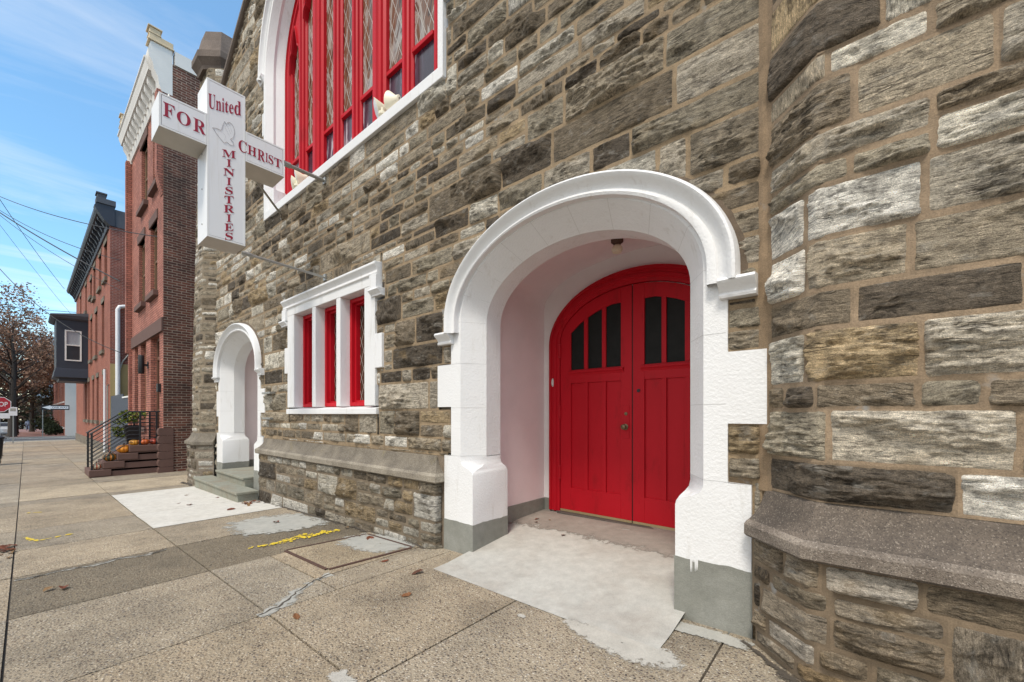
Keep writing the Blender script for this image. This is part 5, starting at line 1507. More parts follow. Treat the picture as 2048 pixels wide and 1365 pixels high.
# ------------------------------------------------------------------ lamps on the church
def flood(x, y, z, heads, label):
    e = empty('floodlight', (x, y, z), label, 'floodlight')
    m = MB(); m.lathe([(0.05, 0), (0.05, 0.03), (0.02, 0.045), (0.02, 0.09)], (x, y, z), 12); m.build('base', CREAM, e, smooth=True)
    for (dx, dy, dz, ax_) in heads:
        d = Vector(ax_).normalized(); c = Vector((x+dx, y+dy, z+dz))
        u = d.cross(Vector((0, 0, 1))).normalized(); v = u.cross(d)
        def ring(rr, t): return [tuple(c+d*t+rr*(cos(2*pi*k/20)*u*0.8+sin(2*pi*k/20)*v*1.15)) for k in range(20)]
        m = MB(); m.lofts([ring(0.01, -0.17), ring(0.035, -0.165), ring(0.04, -0.11), ring(0.06, -0.08), ring(0.105, -0.01), ring(0.112, 0.0), ring(0.104, 0.004)], True)
        h = m.build('housing', CREAM, e, smooth=True, angle=50)
        m = MB(); m.lofts([ring(0.104, 0.0), ring(0.07, 0.014), ring(0.001, 0.02)], True); m.build('lens', PALEG, h, smooth=True)
flood(-6.85, -0.0, 3.63, [(-0.02, 0.0, 0.15, (-0.4, -0.8, -0.25)), (-0.10, -0.03, 0.07, (-0.5, -0.8, -0.1))], 'cream twin floodlight at the sign end of the big window ledge')
flood(-4.42, -0.0, 3.63, [(-0.12, -0.01, 0.13, (-0.4, -0.8, -0.25)), (0.08, 0.05, 0.15, (-1.0, -0.1, 0.12))], 'cream twin floodlight near the middle of the big window ledge')
e = empty('porch_lamp', (C1, 1.10, 1.74), 'small bare bulb lamp on the vault above the red doors', 'lamp')
m = MB(); m.lathe([(0.06, 0.04), (0.062, 0.0), (0.045, -0.012), (0.03, -0.03)], (C1, 1.10, 1.755), 16); m.build('fitting', RUST, e, smooth=True)
m = MB(); m.lathe([(0.028, -0.028), (0.05, -0.05), (0.057, -0.075), (0.045, -0.105), (0.002, -0.118)], (C1, 1.10, 1.755), 16); m.build('globe', CREAM, e, smooth=True)

# ------------------------------------------------------------------ houses down the street
def wall_holes(mb, x0, x1, z0, z1, y, holes, depth, m=0, mrev=None):
    """street-facing wall sheet with rectangular openings and their reveals"""
    cells = [(x0, x1, z0, z1)]
    for h in holes: cells = sub2(cells, h)
    for a, b, c, d in cells: mb.poly([(a, y, c), (b, y, c), (b, y, d), (a, y, d)], m)
    for a, b, c, d in holes:
        mr = m if mrev is None else mrev
        mb.poly([(a, y, c), (a, y+depth, c), (a, y+depth, d), (a, y, d)], mr); mb.poly([(b, y, c), (b, y+depth, c), (b, y+depth, d), (b, y, d)], mr)
        mb.poly([(a, y, d), (b, y, d), (b, y+depth, d), (a, y+depth, d)], mr); mb.poly([(a, y, c), (b, y, c), (b, y+depth, c), (a, y+depth, c)], mr)
def sub2(cells, ex):
    o = []; x0, x1, y0, y1 = ex
    for (a, b, c, d) in cells:
        if b <= x0 or a >= x1 or d <= y0 or c >= y1: o.append((a, b, c, d)); continue
        if a < x0: o.append((a, x0, c, d))
        if b > x1: o.append((x1, b, c, d))
        p, q = max(a, x0), min(b, x1)
        if d > y1: o.append((p, q, y1, d))
        if c < y0: o.append((p, q, c, y0))
    return o
def sash(parent, a, b, c, d, y, fmat, curtain=False, t=0.06):
    m = MB()
    m.box(a, a+t, y, y+0.06, c, d); m.box(b-t, b, y, y+0.06, c, d); m.box(a+t, b-t, y, y+0.06, c, c+t*1.3); m.box(a+t, b-t, y, y+0.06, d-t, d)
    zm = (c+d)/2; m.box(a+t, b-t, y+0.005, y+0.055, zm-0.025, zm+0.025)
    w = m.build('window', fmat, parent)
    m = MB(); m.poly([(a+t, y+0.05, c+t), (b-t, y+0.05, c+t), (b-t, y+0.05, d-t), (a+t, y+0.05, d-t)]); m.build('pane', PANE, w)
    return w
FY = -0.30
# ---- brick house next to the church
H1 = empty('brick_house', (-17.6, FY, zg(-17.6)), 'tall narrow salmon brick house with white bracketed cornice beside the church', 'house')
X0, X1 = -20.42, -14.95
gz = zg(-17)
holes = [(-18.3, -17.25, 6.75, 8.80), (-16.35, -15.45, 6.75, 8.80), (-18.75, -17.7, 3.62, 5.75), (-16.75, -15.75, 3.62, 5.72),
         (-19.65, -18.95, -0.45, 2.33), (-18.45, -17.5, -0.45, 2.33), (-16.75, -15.45, -0.87, 2.33)]
mb = MB()
wall_holes(mb, X0, X1, gz-0.3, 9.15, FY, holes, 0.28)
# projecting party-wall strip at the far side, corbelled strip at the near side
mb.box(X0, X0+0.24, FY-0.16, FY-0.001, 2.2, 9.15); mb.box(X0, X0+0.24, FY-0.08, FY-0.001, gz, 2.2)
mb.lofts([[(X1-0.30, FY, z), (X1-0.30, FY-d, z), (X1-0.001, FY-d, z), (X1-0.001, FY, z)] for z, d in ((6.2, 0.012), (6.5, 0.09), (6.8, 0.14), (9.1, 0.14))], True)
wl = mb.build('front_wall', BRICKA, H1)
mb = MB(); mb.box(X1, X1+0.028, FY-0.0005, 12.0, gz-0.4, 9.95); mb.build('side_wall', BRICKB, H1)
mb = MB(); mb.box(X0+0.03, X1-0.03, FY+0.31, 12, gz-0.3, 9.6); mb.box(X0, X0+0.03, FY+0.01, 12, gz-0.3, 9.6); mb.build('house_core', BRICKD, H1)
# repaired mortar lines on the side wall
mb = MB(); mb.box(X0+0.34, X1+0.031, FY-0.05, FY-0.002, 2.33, 2.72); mb.build('lintel_band', BSTONE, H1, bevel=0.01)
for (a, b, c, d) in holes[:4]:
    m = MB(); m.box(a-0.14, b+0.14, FY-0.12, FY+0.1, c-0.16, c); m.build('sill', BSTONE, H1, bevel=0.01)
    m = MB(); m.box(a-0.12, b+0.12, FY-0.035, FY+0.1, d, d+0.28); m.build('lintel', BSTONE, H1, bevel=0.01)
    sash(H1, a, b, c, d, FY+0.09, WOODF, t=0.10)
for (a, b, c, d) in holes[4:6]:
    sash(H1, a, b, c, d, FY+0.12, WOODF, t=0.10)
    m = MB(); m.box(a-0.08, b+0.08, FY-0.06, FY+0.1, c-0.14, c); m.build('sill', BSTONE, H1)
a, b, c, d = holes[6]
m = MB()
for (p, q, r_0, s) in ((a, a+0.10, c, d), (b-0.10, b, c, d), (a+0.1, b-0.1, d-0.10, d), (a+0.1, b-0.1, 1.65, 1.75)): m.box(p, q, FY+0.14, FY+0.22, r_0, s)
df = m.build('door_frame', DOORWOOD, H1, bevel=0.006)
m = MB(); m.box(a+0.1, b-0.1, FY+0.19, FY+0.24, c, 1.65)
for k in range(2):
    xa = a+0.2+k*0.47
    m.box(xa, xa+0.40, FY+0.175, FY+0.19, c+0.2, c+1.0); m.box(xa, xa+0.40, FY+0.175, FY+0.19, c+1.15, 1.5)
dr = m.build('door', DOORWOOD, H1, bevel=0.008)
m = MB(); m.lathe([(0.03, 0), (0.035, -0.04), (0.01, -0.06)], (a+0.22, FY+0.19, 0.1), 10, axis='y'); m.build('knob', BRASS, dr)
m = MB(); m.box(a+0.1, b-0.1, FY+0.2, FY+0.22, 1.75, d-0.1); m.build('transom_pane', PANE, df)
m = MB(); m.box(-15.40, -15.22, FY-0.08, FY, 0.62, 0.86); m.build('letter_box', DARKIRON, H1, bevel=0.01)
wlp = MB(); wlp.lathe([(0.065, -0.30), (0.075, -0.28), (0.075, 0.26), (0.065, 0.28)], (-17.10, FY-0.17, 1.55), 14); wlp.box(-17.12, -17.08, FY-0.15, FY, 1.50, 1.56); wlp.box(-17.15, -17.05, FY-0.03, FY, 1.43, 1.63)
wlp.build('wall_lamp', DARKIRON, H1, smooth=True)
# cornice with brackets and end blocks
mb = MB()
cp = [(0.0, 9.12), (-0.04, 9.12), (-0.06, 9.20), (-0.08, 9.26), (-0.08, 9.66), (-0.28, 9.69), (-0.29, 9.77), (-0.33, 9.86), (-0.34, 9.96), (-0.37, 9.98), (-0.37, 10.03), (0.0, 10.08)]
mb.prism_x([(FY+a, b) for a, b in cp], X0+0.05, X1-0.28)
cor = mb.build('cornice', TRIMW, H1, smooth=True, angle=30)
for k in range(11):
    x = X0+0.42+k*(X1-X0-1.1)/10
    m = MB(); m.prism_x([(FY-0.08, 9.28), (FY-0.12, 9.30), (FY-0.14, 9.39), (FY-0.21, 9.47), (FY-0.245, 9.56), (FY-0.245, 9.685), (FY-0.08, 9.685)], x-0.065, x+0.065); m.build('bracket', TRIMW, cor, smooth=True, angle=35)
for x in (X0-0.02, X1-0.30):
    m = MB()
    m.prism_x([(FY+0.20, 9.05), (FY+0.20, 10.32), (FY-0.27, 10.32), (FY-0.30, 10.2), (FY-0.33, 10.06), (FY-0.30, 9.86), (FY-0.23, 9.74), (FY-0.20, 9.56), (FY-0.12, 9.42), (FY-0.10, 9.25), (FY-0.04, 9.05)], x, x+0.33)
    m.build('end_block', TRIMW, cor, smooth=True, angle=40)
    m = MB(); m.box(x-0.03, x+0.37, FY-0.33, FY+0.24, 10.323, 10.36); m.box(x+0.01, x+0.335, FY-0.30, FY+0.22, 10.36, 10.53); m.box(x+0.0, x+0.345, FY-0.31, FY-0.04, 10.533, 10.56); m.box(x+0.02, x+0.325, FY-0.29, FY-0.06, 10.56, 10.70); m.box(x-0.01, x+0.355, FY-0.33, FY-0.02, 10.703, 10.74)
    m.build('finial', RUSTW, cor, bevel=0.008)
mb = MB(); mb.box(X1-0.20, X1+0.06, FY+0.25, 12, 9.953, 10.34); mb.build('parapet_board', TRIMW, H1)
# stoop
SY0 = FY; sx0, sx1 = -16.30, -15.14
stp = MB(); gz2 = zg(-15.7)
steps = [(-1.75, -1.47), (-1.49, -1.27), (-1.22, -1.07), (-0.98, -0.87)]
for k, (yf, zt_) in enumerate(steps):
    yb = FY-0.001
    zlo = gz2-0.1 if k == 0 else steps[k-1][1]+0.001
    stp.box(sx0, sx1, yf+0.025, yb, zlo, zt_-0.152 if False else zt_-0.05)
stoop = stp.build('stoop', BSTONE, H1)
stp = MB()
for k, (yf, zt_) in enumerate(steps):
    stp.box(sx0-0.02, sx1+0.025, yf, min(yf+0.42, FY-0.002) if k < 3 else FY-0.002, zt_-0.17, zt_)
stp.build('tread', BSTONE, stoop, bevel=0.012)
# rusticated brownstone base of the party pier
m = MB(); zz = gz2-0.05
while zz < -0.45:
    h = 0.22
    m.lofts([[(X1-0.20, FY-0.06-d, zz+h*t), (X1+0.045, FY-0.06-d, zz+h*t), (X1+0.045, FY+0.22, zz+h*t), (X1-0.20, FY+0.22, zz+h*t)] for t, d in ((0.02, 0.0), (0.12, 0.04), (0.5, 0.06), (0.88, 0.04), (0.98, 0.0))], True, cap=True)
    zz += h
m.build('rusticated_pier', BSTONE, H1, smooth=True, angle=30)
# railings either side of the steps
def railing(x, label):
    m = MB(); top = []
    yA, yB, yC = -1.72, -0.98, FY-0.02
    zA, zB = -1.47+0.94, -0.87+0.93
    def bar(off, r): m.tube([(x, yA, zA-off), (x, yB, zB-off), (x, yC, zB-off)], r, 6)
    bar(0, 0.022)
    for k in range(1, 9): bar(0.105*k, 0.009)
    o = m.build('railing', BLACKP, stoop, smooth=True, angle=50)
    for y, z0, z1 in ((yA+0.03, -1.48, zA+0.02), (-0.40, -0.88, zB), (-0.75, -0.88, zB)):
        m = MB(); m.box(x-0.02, x+0.02, y-0.02, y+0.02, z0, z1); m.build('post', BLACKP, o)
railing(sx1-0.08, ''); railing(sx0+0.08, '')

# pumpkins and gourds on the steps
def pumpkin(x, y, z, r, h, c1, c2, label, ribs=9):
    name = 'pumpkin'
    e = empty(name, (x, y, z), label, 'pumpkin', 'pumpkins set out on the stoop')
    m = MB(); prof = []
    for k in range(13):
        t = -pi/2+pi*k/12; prof.append((max(0.002, r*cos(t)**0.8 if cos(t) > 0 else 0.002), h*0.5+h*0.5*sin(t)*(1-0.12*(cos(t)**6))))
    nseg = ribs*8
    base = len(m.v)
    m.lathe(prof, (x, y, z), nseg, rib=lambda a: 0.90+0.10*abs(sin(a*ribs/2))**0.6)
    for fi in range(len(m.f)):
        k = (m.f[fi][0]) % nseg
        m.c[fi] = c1 if (k % 8) not in (0, 7, 1) else c2
    m.build('body', bpy.data.materials.get('pumpkin_skin') or make_skin(), e, smooth=True, angle=80)
    m = MB(); m.tube([(x, y, z+h*0.94), (x+0.008, y, z+h*1.08), (x+0.03, y+0.01, z+h*1.22)], [0.022, 0.014, 0.017], 6); m.build('stem', BARK, e, smooth=True)
def make_skin():
    m, t, b = mat('pumpkin_skin')
    L(t, N(t, 'ShaderNodeAttribute', attribute_name='col').outputs['Color'], b.inputs['Base Color']); b.inputs['Roughness'].default_value = 0.4
    return m
xs_ = -15.45
pumpkin(xs_+0.12, -1.60, -1.47, 0.12, 0.17, (0.62, 0.52, 0.36), (0.45, 0.10, 0.04), 'pale striped gourd with red base on the lowest step')
pumpkin(xs_+0.10, -1.34, -1.27, 0.15, 0.21, (0.06, 0.065, 0.03), (0.50, 0.17, 0.02), 'dark green pumpkin with orange stripes on the second step')
pumpkin(xs_+0.10, -1.07, -1.07, 0.155, 0.22, (0.75, 0.27, 0.02), (0.62, 0.20, 0.015), 'bright orange pumpkin on the third step')
pumpkin(xs_+0.13, -0.86, -0.87, 0.115, 0.15, (0.78, 0.36, 0.04), (0.66, 0.25, 0.02), 'small yellow-orange pumpkin at the edge of the top step')
pumpkin(xs_+0.14, -0.66, -0.87, 0.14, 0.165, (0.55, 0.12, 0.025), (0.42, 0.08, 0.02), 'flat red-orange pumpkin in the middle of the top step')
pumpkin(xs_+0.10, -0.42, -0.87, 0.15, 0.17, (0.42, 0.06, 0.025), (0.30, 0.04, 0.02), 'deep red pumpkin on the top step nearest the door')

# foliage made of many small leaves
def foliage(name, pts, radii, n, size, cols, parent, seed, flat=0.6):
    r = np.random.default_rng(seed)
    pts = np.array(pts, float); radii = np.array(radii, float)
    k = r.integers(0, len(pts), n)
    d = r.normal(size=(n, 3)); d /= np.linalg.norm(d, axis=1)[:, None]
    c = pts[k]+d*(radii[k]*r.uniform(0.15, 1.0, n)**0.6)[:, None]*np.array([1, 1, flat])
    a = r.normal(size=(n, 3)); a /= np.linalg.norm(a, axis=1)[:, None]
    b = np.cross(a, r.normal(size=(n, 3))); b /= np.linalg.norm(b, axis=1)[:, None]
    s = size*r.uniform(0.6, 1.4, n)[:, None]
    V = np.stack([c-a*s, c+b*s*0.55, c+a*s, c-b*s*0.55], 1).reshape(-1, 3)
    me = bpy.data.meshes.new(name)
    me.vertices.add(4*n); me.vertices.foreach_set('co', V.astype(np.float32).ravel())
    me.loops.add(4*n); me.loops.foreach_set('vertex_index', np.arange(4*n, dtype=np.int32))
    me.polygons.add(n); me.polygons.foreach_set('loop_start', np.arange(0, 4*n, 4, dtype=np.int32))
    me.materials.append(LEAFM)
    cc = np.array(cols)[r.integers(0, len(cols), n)]*r.uniform(0.6, 1.3, (n, 1))
    cc = np.repeat(np.hstack([cc, np.ones((n, 1))]), 4, axis=0)
    at = me.attributes.new('col', 'FLOAT_COLOR', 'POINT'); at.data.foreach_set('color', cc.astype(np.float32).ravel())
    me.update(calc_edges=True)
    return link_mesh(name, me, parent)

pe = empty('planter', (-16.15, -0.80, -0.87), 'black square planter with trailing yellow-green plant by the house door', 'planter')
m = MB(); m.lofts([[(x, y, z) for x, y in ((-16.15-w, -0.80-w), (-16.15+w, -0.80-w), (-16.15+w, -0.80+w), (-16.15-w, -0.80+w))] for z, w in ((-0.87, 0.12), (-0.36, 0.18), (-0.33, 0.19), (-0.33, 0.155), (-0.42, 0.15))], True, cap=True)
m.build('pot', BLACKP, pe, bevel=0.008)
foliage('foliage', [(-16.15, -0.78, -0.15), (-16.25, -1.0, -0.2), (-16.3, -1.05, -0.6), (-16.1, -0.62, -0.02), (-16.25, -1.1, -0.45), (-16.1, -0.92, 0.0)], [0.22, 0.20, 0.14, 0.2, 0.14, 0.17], 620, 0.042, [(0.20, 0.22, 0.035), (0.28, 0.30, 0.06), (0.10, 0.14, 0.03), (0.05, 0.08, 0.02)], pe, 5)

# ---- corner house
H2 = empty('corner_house', (-36, FY, zg(-36)), 'long orange-red brick corner house with dark cornice and projecting navy bay', 'house')
Xc0, Xc1 = -45.6, -26.2
gz = zg(-36)
holes2 = []
cols_top = [-28.3, -30.6, -33.3, -35.2, -38.3, -42.2]
for i, x in enumerate(cols_top): holes2.append((x, x+1.05, 6.5 if i != 3 else 6.9, 8.2 if i != 3 else 7.9))
for x in (-29.4, -32.4, -35.0): holes2.append((x, x+1.05, 3.15, 5.55))
for x in (-28.9, -31.7, -33.9, -36.4, -38.3): holes2.append((x, x+0.95, -0.35, 1.95))
mb = MB(); wall_holes(mb, Xc0, Xc1, gz-0.5, 8.6, FY, holes2, 0.22); mb.build('front_wall', BRICKC, H2)
mb = MB(); mb.box(Xc1, Xc1+0.03, FY-0.0005, 10, 2.3, 8.6); mb.build('side_wall', BRICKD, H2)
mb = MB(); mb.box(Xc1, Xc1+0.035, FY-0.0005, 10, gz-0.5, 2.3); mb.build('rendered_base', YELST, H2)
mb = MB(); mb.box(Xc0, Xc1-0.01, FY+0.24, 10, gz-0.5, 8.58); mb.build('house_core', BRICKD, H2)
mb = MB(); mb.box(Xc0-0.01, Xc1-0.4, FY-0.04, FY-0.001, gz-0.5, gz+0.45); mb.build('base_course', LIMESTONE, H2)
for (a, b, c, d) in holes2:
    sash(H2, a, b, c, d, FY+0.10, NAVY, t=0.08)
    m = MB(); m.box(a-0.12, b+0.12, FY-0.10, FY+0.05, c-0.18, c); m.build('sill', LIMESTONE, H2)
    m = MB(); m.box(a-0.10, b+0.10, FY-0.03, FY+0.05, d, d+0.24); m.build('lintel', LIMESTONE, H2)
mb = MB()
cp2 = [(0.0, 8.55), (-0.06, 8.55), (-0.09, 8.63), (-0.09, 9.08), (-0.42, 9.14), (-0.48, 9.24), (-0.50, 9.36), (0, 9.42)]
mb.prism_x([(FY+a, b) for a, b in cp2], Xc0-0.3, Xc1-0.30)
c2 = mb.build('cornice', NAVY, H2)
for k in range(26):
    x = Xc0+0.2+k*(Xc1-Xc0-0.9)/25
    m = MB(); m.prism_x([(FY-0.09, 8.66), (FY-0.14, 8.7), (FY-0.22, 8.88), (FY-0.34, 9.0), (FY-0.37, 9.12), (FY-0.09, 9.12)], x-0.10, x+0.10); m.build('bracket', NAVY, c2)
m = MB(); m.prism_x([(FY+0.15, 8.6), (FY+0.15, 9.5), (FY-0.42, 9.5), (FY-0.52, 9.36), (FY-0.45, 9.2), (FY-0.2, 8.8), (FY, 8.6)], Xc1-0.3, Xc1+0.10); m.build('end_block', NAVY, c2)
m = MB(); m.box(Xc1-0.36, Xc1+0.15, FY-0.46, FY+0.18, 9.503, 9.74); m.box(Xc1-0.32, Xc1+0.11, FY-0.42, FY-0.14, 9.74, 9.92); m.box(Xc1-0.36, Xc1+0.15, FY-0.46, FY-0.10, 9.923, 9.98); m.build('finial', SLATE, c2)
mb = MB(); mb.lofts([[(x, FY+0.16, 8.603), (x, 8, 8.603), (x, 8, 9.45), (x, FY+0.16, 9.40)] for x in (Xc1+0.06, Xc1-0.6)], True, cap=True); mb.build('parapet', SLATE, H2)
# downpipe on the side wall
m = MB(); Xp = Xc1+0.14
m.tube([(Xp, 2.2, 5.55), (Xp, 1.4, 5.1), (Xp, 1.25, 5.02), (Xp, 0.15, 4.98), (Xp, 0.0, 4.94), (Xp, -0.06, 4.8), (Xp, -0.06, 0.1)], 0.085, 10)
m.build('downpipe', PIPEW, H2, smooth=True, angle=60)
m = MB(); m.tube([(-27.15, FY-0.09, 2.1), (-27.15, FY-0.09, gz+0.1)], 0.05, 8); m.build('downpipe', PIPEW, H2, smooth=True, angle=60)
m = MB(); m.tube([(Xp-0.05, 1.9, 2.75), (Xp-0.05, 1.0, 2.9), (Xp-0.05, 0.3, 2.75), (Xp-0.05, 0.1, 2.4), (Xp-0.05, -0.1, 1.6), (-26.6, FY-0.05, 1.3), (-26.6, FY-0.05, gz)], 0.03, 6); m.build('conduit', GALV, H2)
# navy bay
bx0, bx1, by = -39.2, -36.4, -1.62
m = MB()
wz0, wz1 = 3.2, 5.05; wy0, wy1 = -1.28, -0.58
cells = sub2([(by, FY, 2.75, 5.65)], (wy0, wy1, wz0, wz1))
for a, b, c, d in cells: m.poly([(bx1, a, c), (bx1, b, c), (bx1, b, d), (bx1, a, d)])
m.poly([(bx0, by, 2.75), (bx1, by, 2.75), (bx1, by, 5.65), (bx0, by, 5.65)]); m.poly([(bx0, by, 2.75), (bx0, FY, 2.75), (bx0, FY, 5.65), (bx0, by, 5.65)])
m.box(bx0+0.05, bx1-0.12, by+0.05, FY, 2.76, 5.6)
bay = m.build('bay', NAVY, H2)
m = MB(); m.lofts([[(bx0-d, by-d, z), (bx1+d, by-d, z), (bx1+d, FY-0.002, z), (bx0-d, FY-0.002, z)] for z, d in ((1.98, -0.12), (2.1, -0.10), (2.2, 0.12), (2.62, 0.05), (2.75, 0.02))], True, cap=True); m.build('skirt', NAVY, bay)
m = MB(); m.lofts([[(bx0-d, by-d, z), (bx1+d, by-d, z), (bx1+d, FY-0.002, z2), (bx0-d, FY-0.002, z2)] for z, z2, d in ((5.652, 5.652, 0.06), (5.75, 5.75, 0.20), (5.84, 5.95, 0.26), (5.9, 6.15, 0.24))], True, cap=True); m.build('bay_roof', SLATE, bay)
m = MB(); t = 0.07
for (a, b, c, d) in ((wy0, wy0+t, wz0, wz1), (wy1-t, wy1, wz0, wz1), (wy0+t, wy1-t, wz0, wz0+t), (wy0+t, wy1-t, wz1-t, wz1), (wy0+t, wy1-t, 4.12, 4.18)): m.box(bx1-0.05, bx1+0.03, a, b, c, d)
wf = m.build('window', TRIMW, bay)
m = MB(); m.poly([(bx1-0.03, wy0+t, wz0+t), (bx1-0.03, wy1-t, wz0+t), (bx1-0.03, wy1-t, 4.12), (bx1-0.03, wy0+t, 4.12)]); m.build('pane', PANE, wf)
m = MB(); m.poly([(bx1-0.03, wy0+t, 4.18), (bx1-0.03, wy1-t, 4.18), (bx1-0.03, wy1-t, wz1-t), (bx1-0.03, wy0+t, wz1-t)]); m.build('curtain', CURTAIN, wf)

# board fence closing the yard between the houses
fe = empty('board_fence', (-23.3, FY, zg(-23)), 'blue-grey vertical board fence between the salmon house and the corner house', 'fence')
m = MB(); x = -26.15
k = 0
while x < -20.5:
    h = 0.80 if x < -22.6 else 0.62
    m.box(x, min(x+0.14, -20.46), FY+0.02, FY+0.045, zg(-23)-0.05, h); x += 0.15
m.build('boards', FENCEM, fe)
m = MB(); m.box(-26.15, -20.46, FY+0.046, FY+0.09, 0.3, 0.4); m.box(-22.55, -20.46, FY-0.01, FY+0.08, 0.622, 0.68); m.build('rail', SIGNE, fe)

# ---- houses beyond the cross street
def far_house(x0, x1, z1, front, side, label, seed, sidem=None, cor=TRIMW, y=-0.2):
    r = random.Random(seed)
    e = empty('row_house', ((x0+x1)/2, y, zg(x0)), label, 'house', 'row houses beyond the cross street')
    holes = []; w = (x1-x0)/2
    for zf in (0.2-2, 2.9-2, 5.9-2):
        if zf+2.0 < z1:
            for k in range(2): holes.append((x0+0.35*w+k*w, x0+0.35*w+k*w+0.9, zf+0.4, zf+2.1))
    m = MB(); wall_holes(m, x0, x1, zg(x0)-0.5, z1, y, holes, 0.2); m.build('front_wall', front, e)
    m = MB(); m.box(x0, x1-0.002, y+0.22, 12, zg(x0)-0.5, z1-0.05); m.build('house_core', side, e)
    m = MB(); m.box(x1, x1+0.04, y+0.0, 12, zg(x0)-0.5, z1); m.build('side_wall', sidem or side, e)
    for h in holes:
        f = sash(e, *h, y+0.1, TRIMW, t=0.08)
        m = MB(); m.box(h[0]-0.1, h[1]+0.1, y-0.08, y+0.05, h[2]-0.15, h[2]); m.build('sill', TRIMW, e)
    m = MB(); m.prism_x([(y, z1-0.1), (y-0.1, z1-0.1), (y-0.15, z1+0.3), (y-0.5, z1+0.4), (y-0.5, z1+0.55), (y, z1+0.6)], x0, x1); m.build('cornice', cor, e)
STUCW = plain('white_stucco', (0.62, 0.59, 0.54), 0.8, var=0.06)
far_house(-67, -62, 6.4, BRICKC, BRICKD, 'brick corner house beyond the cross street with a blank white side wall', 1, STUCW, NAVY)
far_house(-72.5, -67.04, 6.9, BRICKD, BRICKD, 'dark red brick row house just past the white-sided corner house', 2)
far_house(-78, -72.54, 6.3, BRICKC, BRICKD, 'orange brick row house third from the cross street', 3)
far_house(-84, -78.04, 7.0, BRICKA, BRICKD, 'salmon brick row house half hidden by the street trees', 4)
far_house(-91, -84.04, 6.5, BRICKD, BRICKD, 'farthest dark brick row house seen between the tree trunks', 5)
tw = empty('office_tower', (-170, 6, -3.5), 'pale blue glass tower showing through the brown leaves', 'tower')
m = MB(); m.box(-178, -162, -1.5, 5, -4, 20); m.build('facade', plain('pale_blue_curtain_wall', (0.34, 0.42, 0.50), 0.3, var=0.15), tw)
m = MB()
for k in range(8): m.box(-161.96, -161.9, -1.5, 5, -2+k*2.7, -1.2+k*2.7)
m.build('window_band', PANE, tw)

# ------------------------------------------------------------------ street trees
def tree(x, y, h, spread, seed, label, cols, n, leaf=0.14, trunk=0.28, low=0.28):
    r = random.Random(seed); z0 = zg(x)
    e = empty('street_tree', (x, y, z0), label, 'tree', 'street trees beyond the cross street')
    m = MB(); tips = []
    def limb(p, d, ln, rad, depth):
        pts = [p]; rs = [rad]; q = Vector(p); d = d.normalized()
        for k in range(4):
            d = (d+Vector((r.uniform(-.16, .16), r.uniform(-.16, .16), r.uniform(-0.02, .12)))).normalized()
            q = q+d*ln/4; pts.append(tuple(q)); rs.append(rad*(1-0.14*(k+1)))
        m.tube(pts, rs, 6 if depth > 1 else 8, caps=False)
        if depth >= 2: tips.extend(pts[2:])
        if depth < 4:
            for k in range(3 if depth < 3 else 2):
                a = r.uniform(0, 2*pi); tilt = r.uniform(0.4, 0.95)
                nd = (d*cos(tilt)+Vector((cos(a), sin(a), 0.25))*sin(tilt))
                limb(pts[-1 if k == 0 else r.randint(2, 4)], nd, ln*r.uniform(0.6, 0.8), rs[-1]*0.72, depth+1)
    top = Vector((x+r.uniform(-.2, .2), y+r.uniform(-.2, .2), z0+h*0.62))
    tp = [(x, y, z0-0.1), (x, y, z0+0.25), (x+0.03, y, z0+h*0.25), (x-0.04, y+0.03, z0+h*0.42), tuple(top)]
    m.tube(tp, [trunk*1.5, trunk*1.05, trunk*0.9, trunk*0.7, trunk*0.45], 12)
    for k in range(11):
        t = low+(0.62-low)*k/10
        a = k*2.4+r.uniform(-.4, .4)
        p = (x, y, z0+h*t)
        limb(p, Vector((cos(a), sin(a), 0.45+0.5*t)), spread*r.uniform(0.42, 0.6), trunk*0.33, 1)
    limb(tuple(top), Vector((0.1, 0, 1)), h*0.22, trunk*0.4, 1)
    m.build('trunk', BARK, e, smooth=True, angle=60)
    foliage('crown', tips, [0.55]*len(tips), n, leaf, cols, e, seed, 0.75)
BR = [(0.26, 0.14, 0.09), (0.31, 0.18, 0.12), (0.19, 0.10, 0.065), (0.36, 0.23, 0.16), (0.22, 0.145, 0.095)]
tree(-62.6, -3.55, 13.4, 5.4, 3, 'big brown-leaved street tree nearest the cross street', BR, 5200, 0.11, 0.20, 0.22)
tree(-70.0, -3.7, 12.5, 5.5, 8, 'brown-leaved street tree second from the cross street', BR, 5500, 0.12, 0.34, 0.25)
tree(-79.0, -3.6, 12.0, 5.5, 12, 'farther brown street tree behind the two thick trunks', BR, 7000, 0.16, 0.26, 0.25)
tree(-90.0, -2.2, 10.0, 5.0, 14, 'farthest greenish-brown tree at the end of the pavement', [(0.07, 0.06, 0.03), (0.12, 0.07, 0.04), (0.05, 0.055, 0.03)], 6000, 0.18, 0.24, 0.18)
tree(-58.0, -14.0, 13.0, 6.5, 21, 'brown street tree on the opposite side of the road', BR, 9000, 0.15, 0.30, 0.25)
WOODC = [(0.10, 0.06, 0.04), (0.14, 0.085, 0.055), (0.06, 0.05, 0.035), (0.045, 0.05, 0.03)]
rw = random.Random(77)
fw = foliage('far_wood', [(-125-rw.uniform(0, 14), rw.uniform(-30, 1.5), zg(-125)+rw.uniform(0.3, 6.5)) for k in range(120)], [2.0]*120, 9000, 0.35, WOODC, None, 77, 0.9)
tag(fw, kind='stuff')
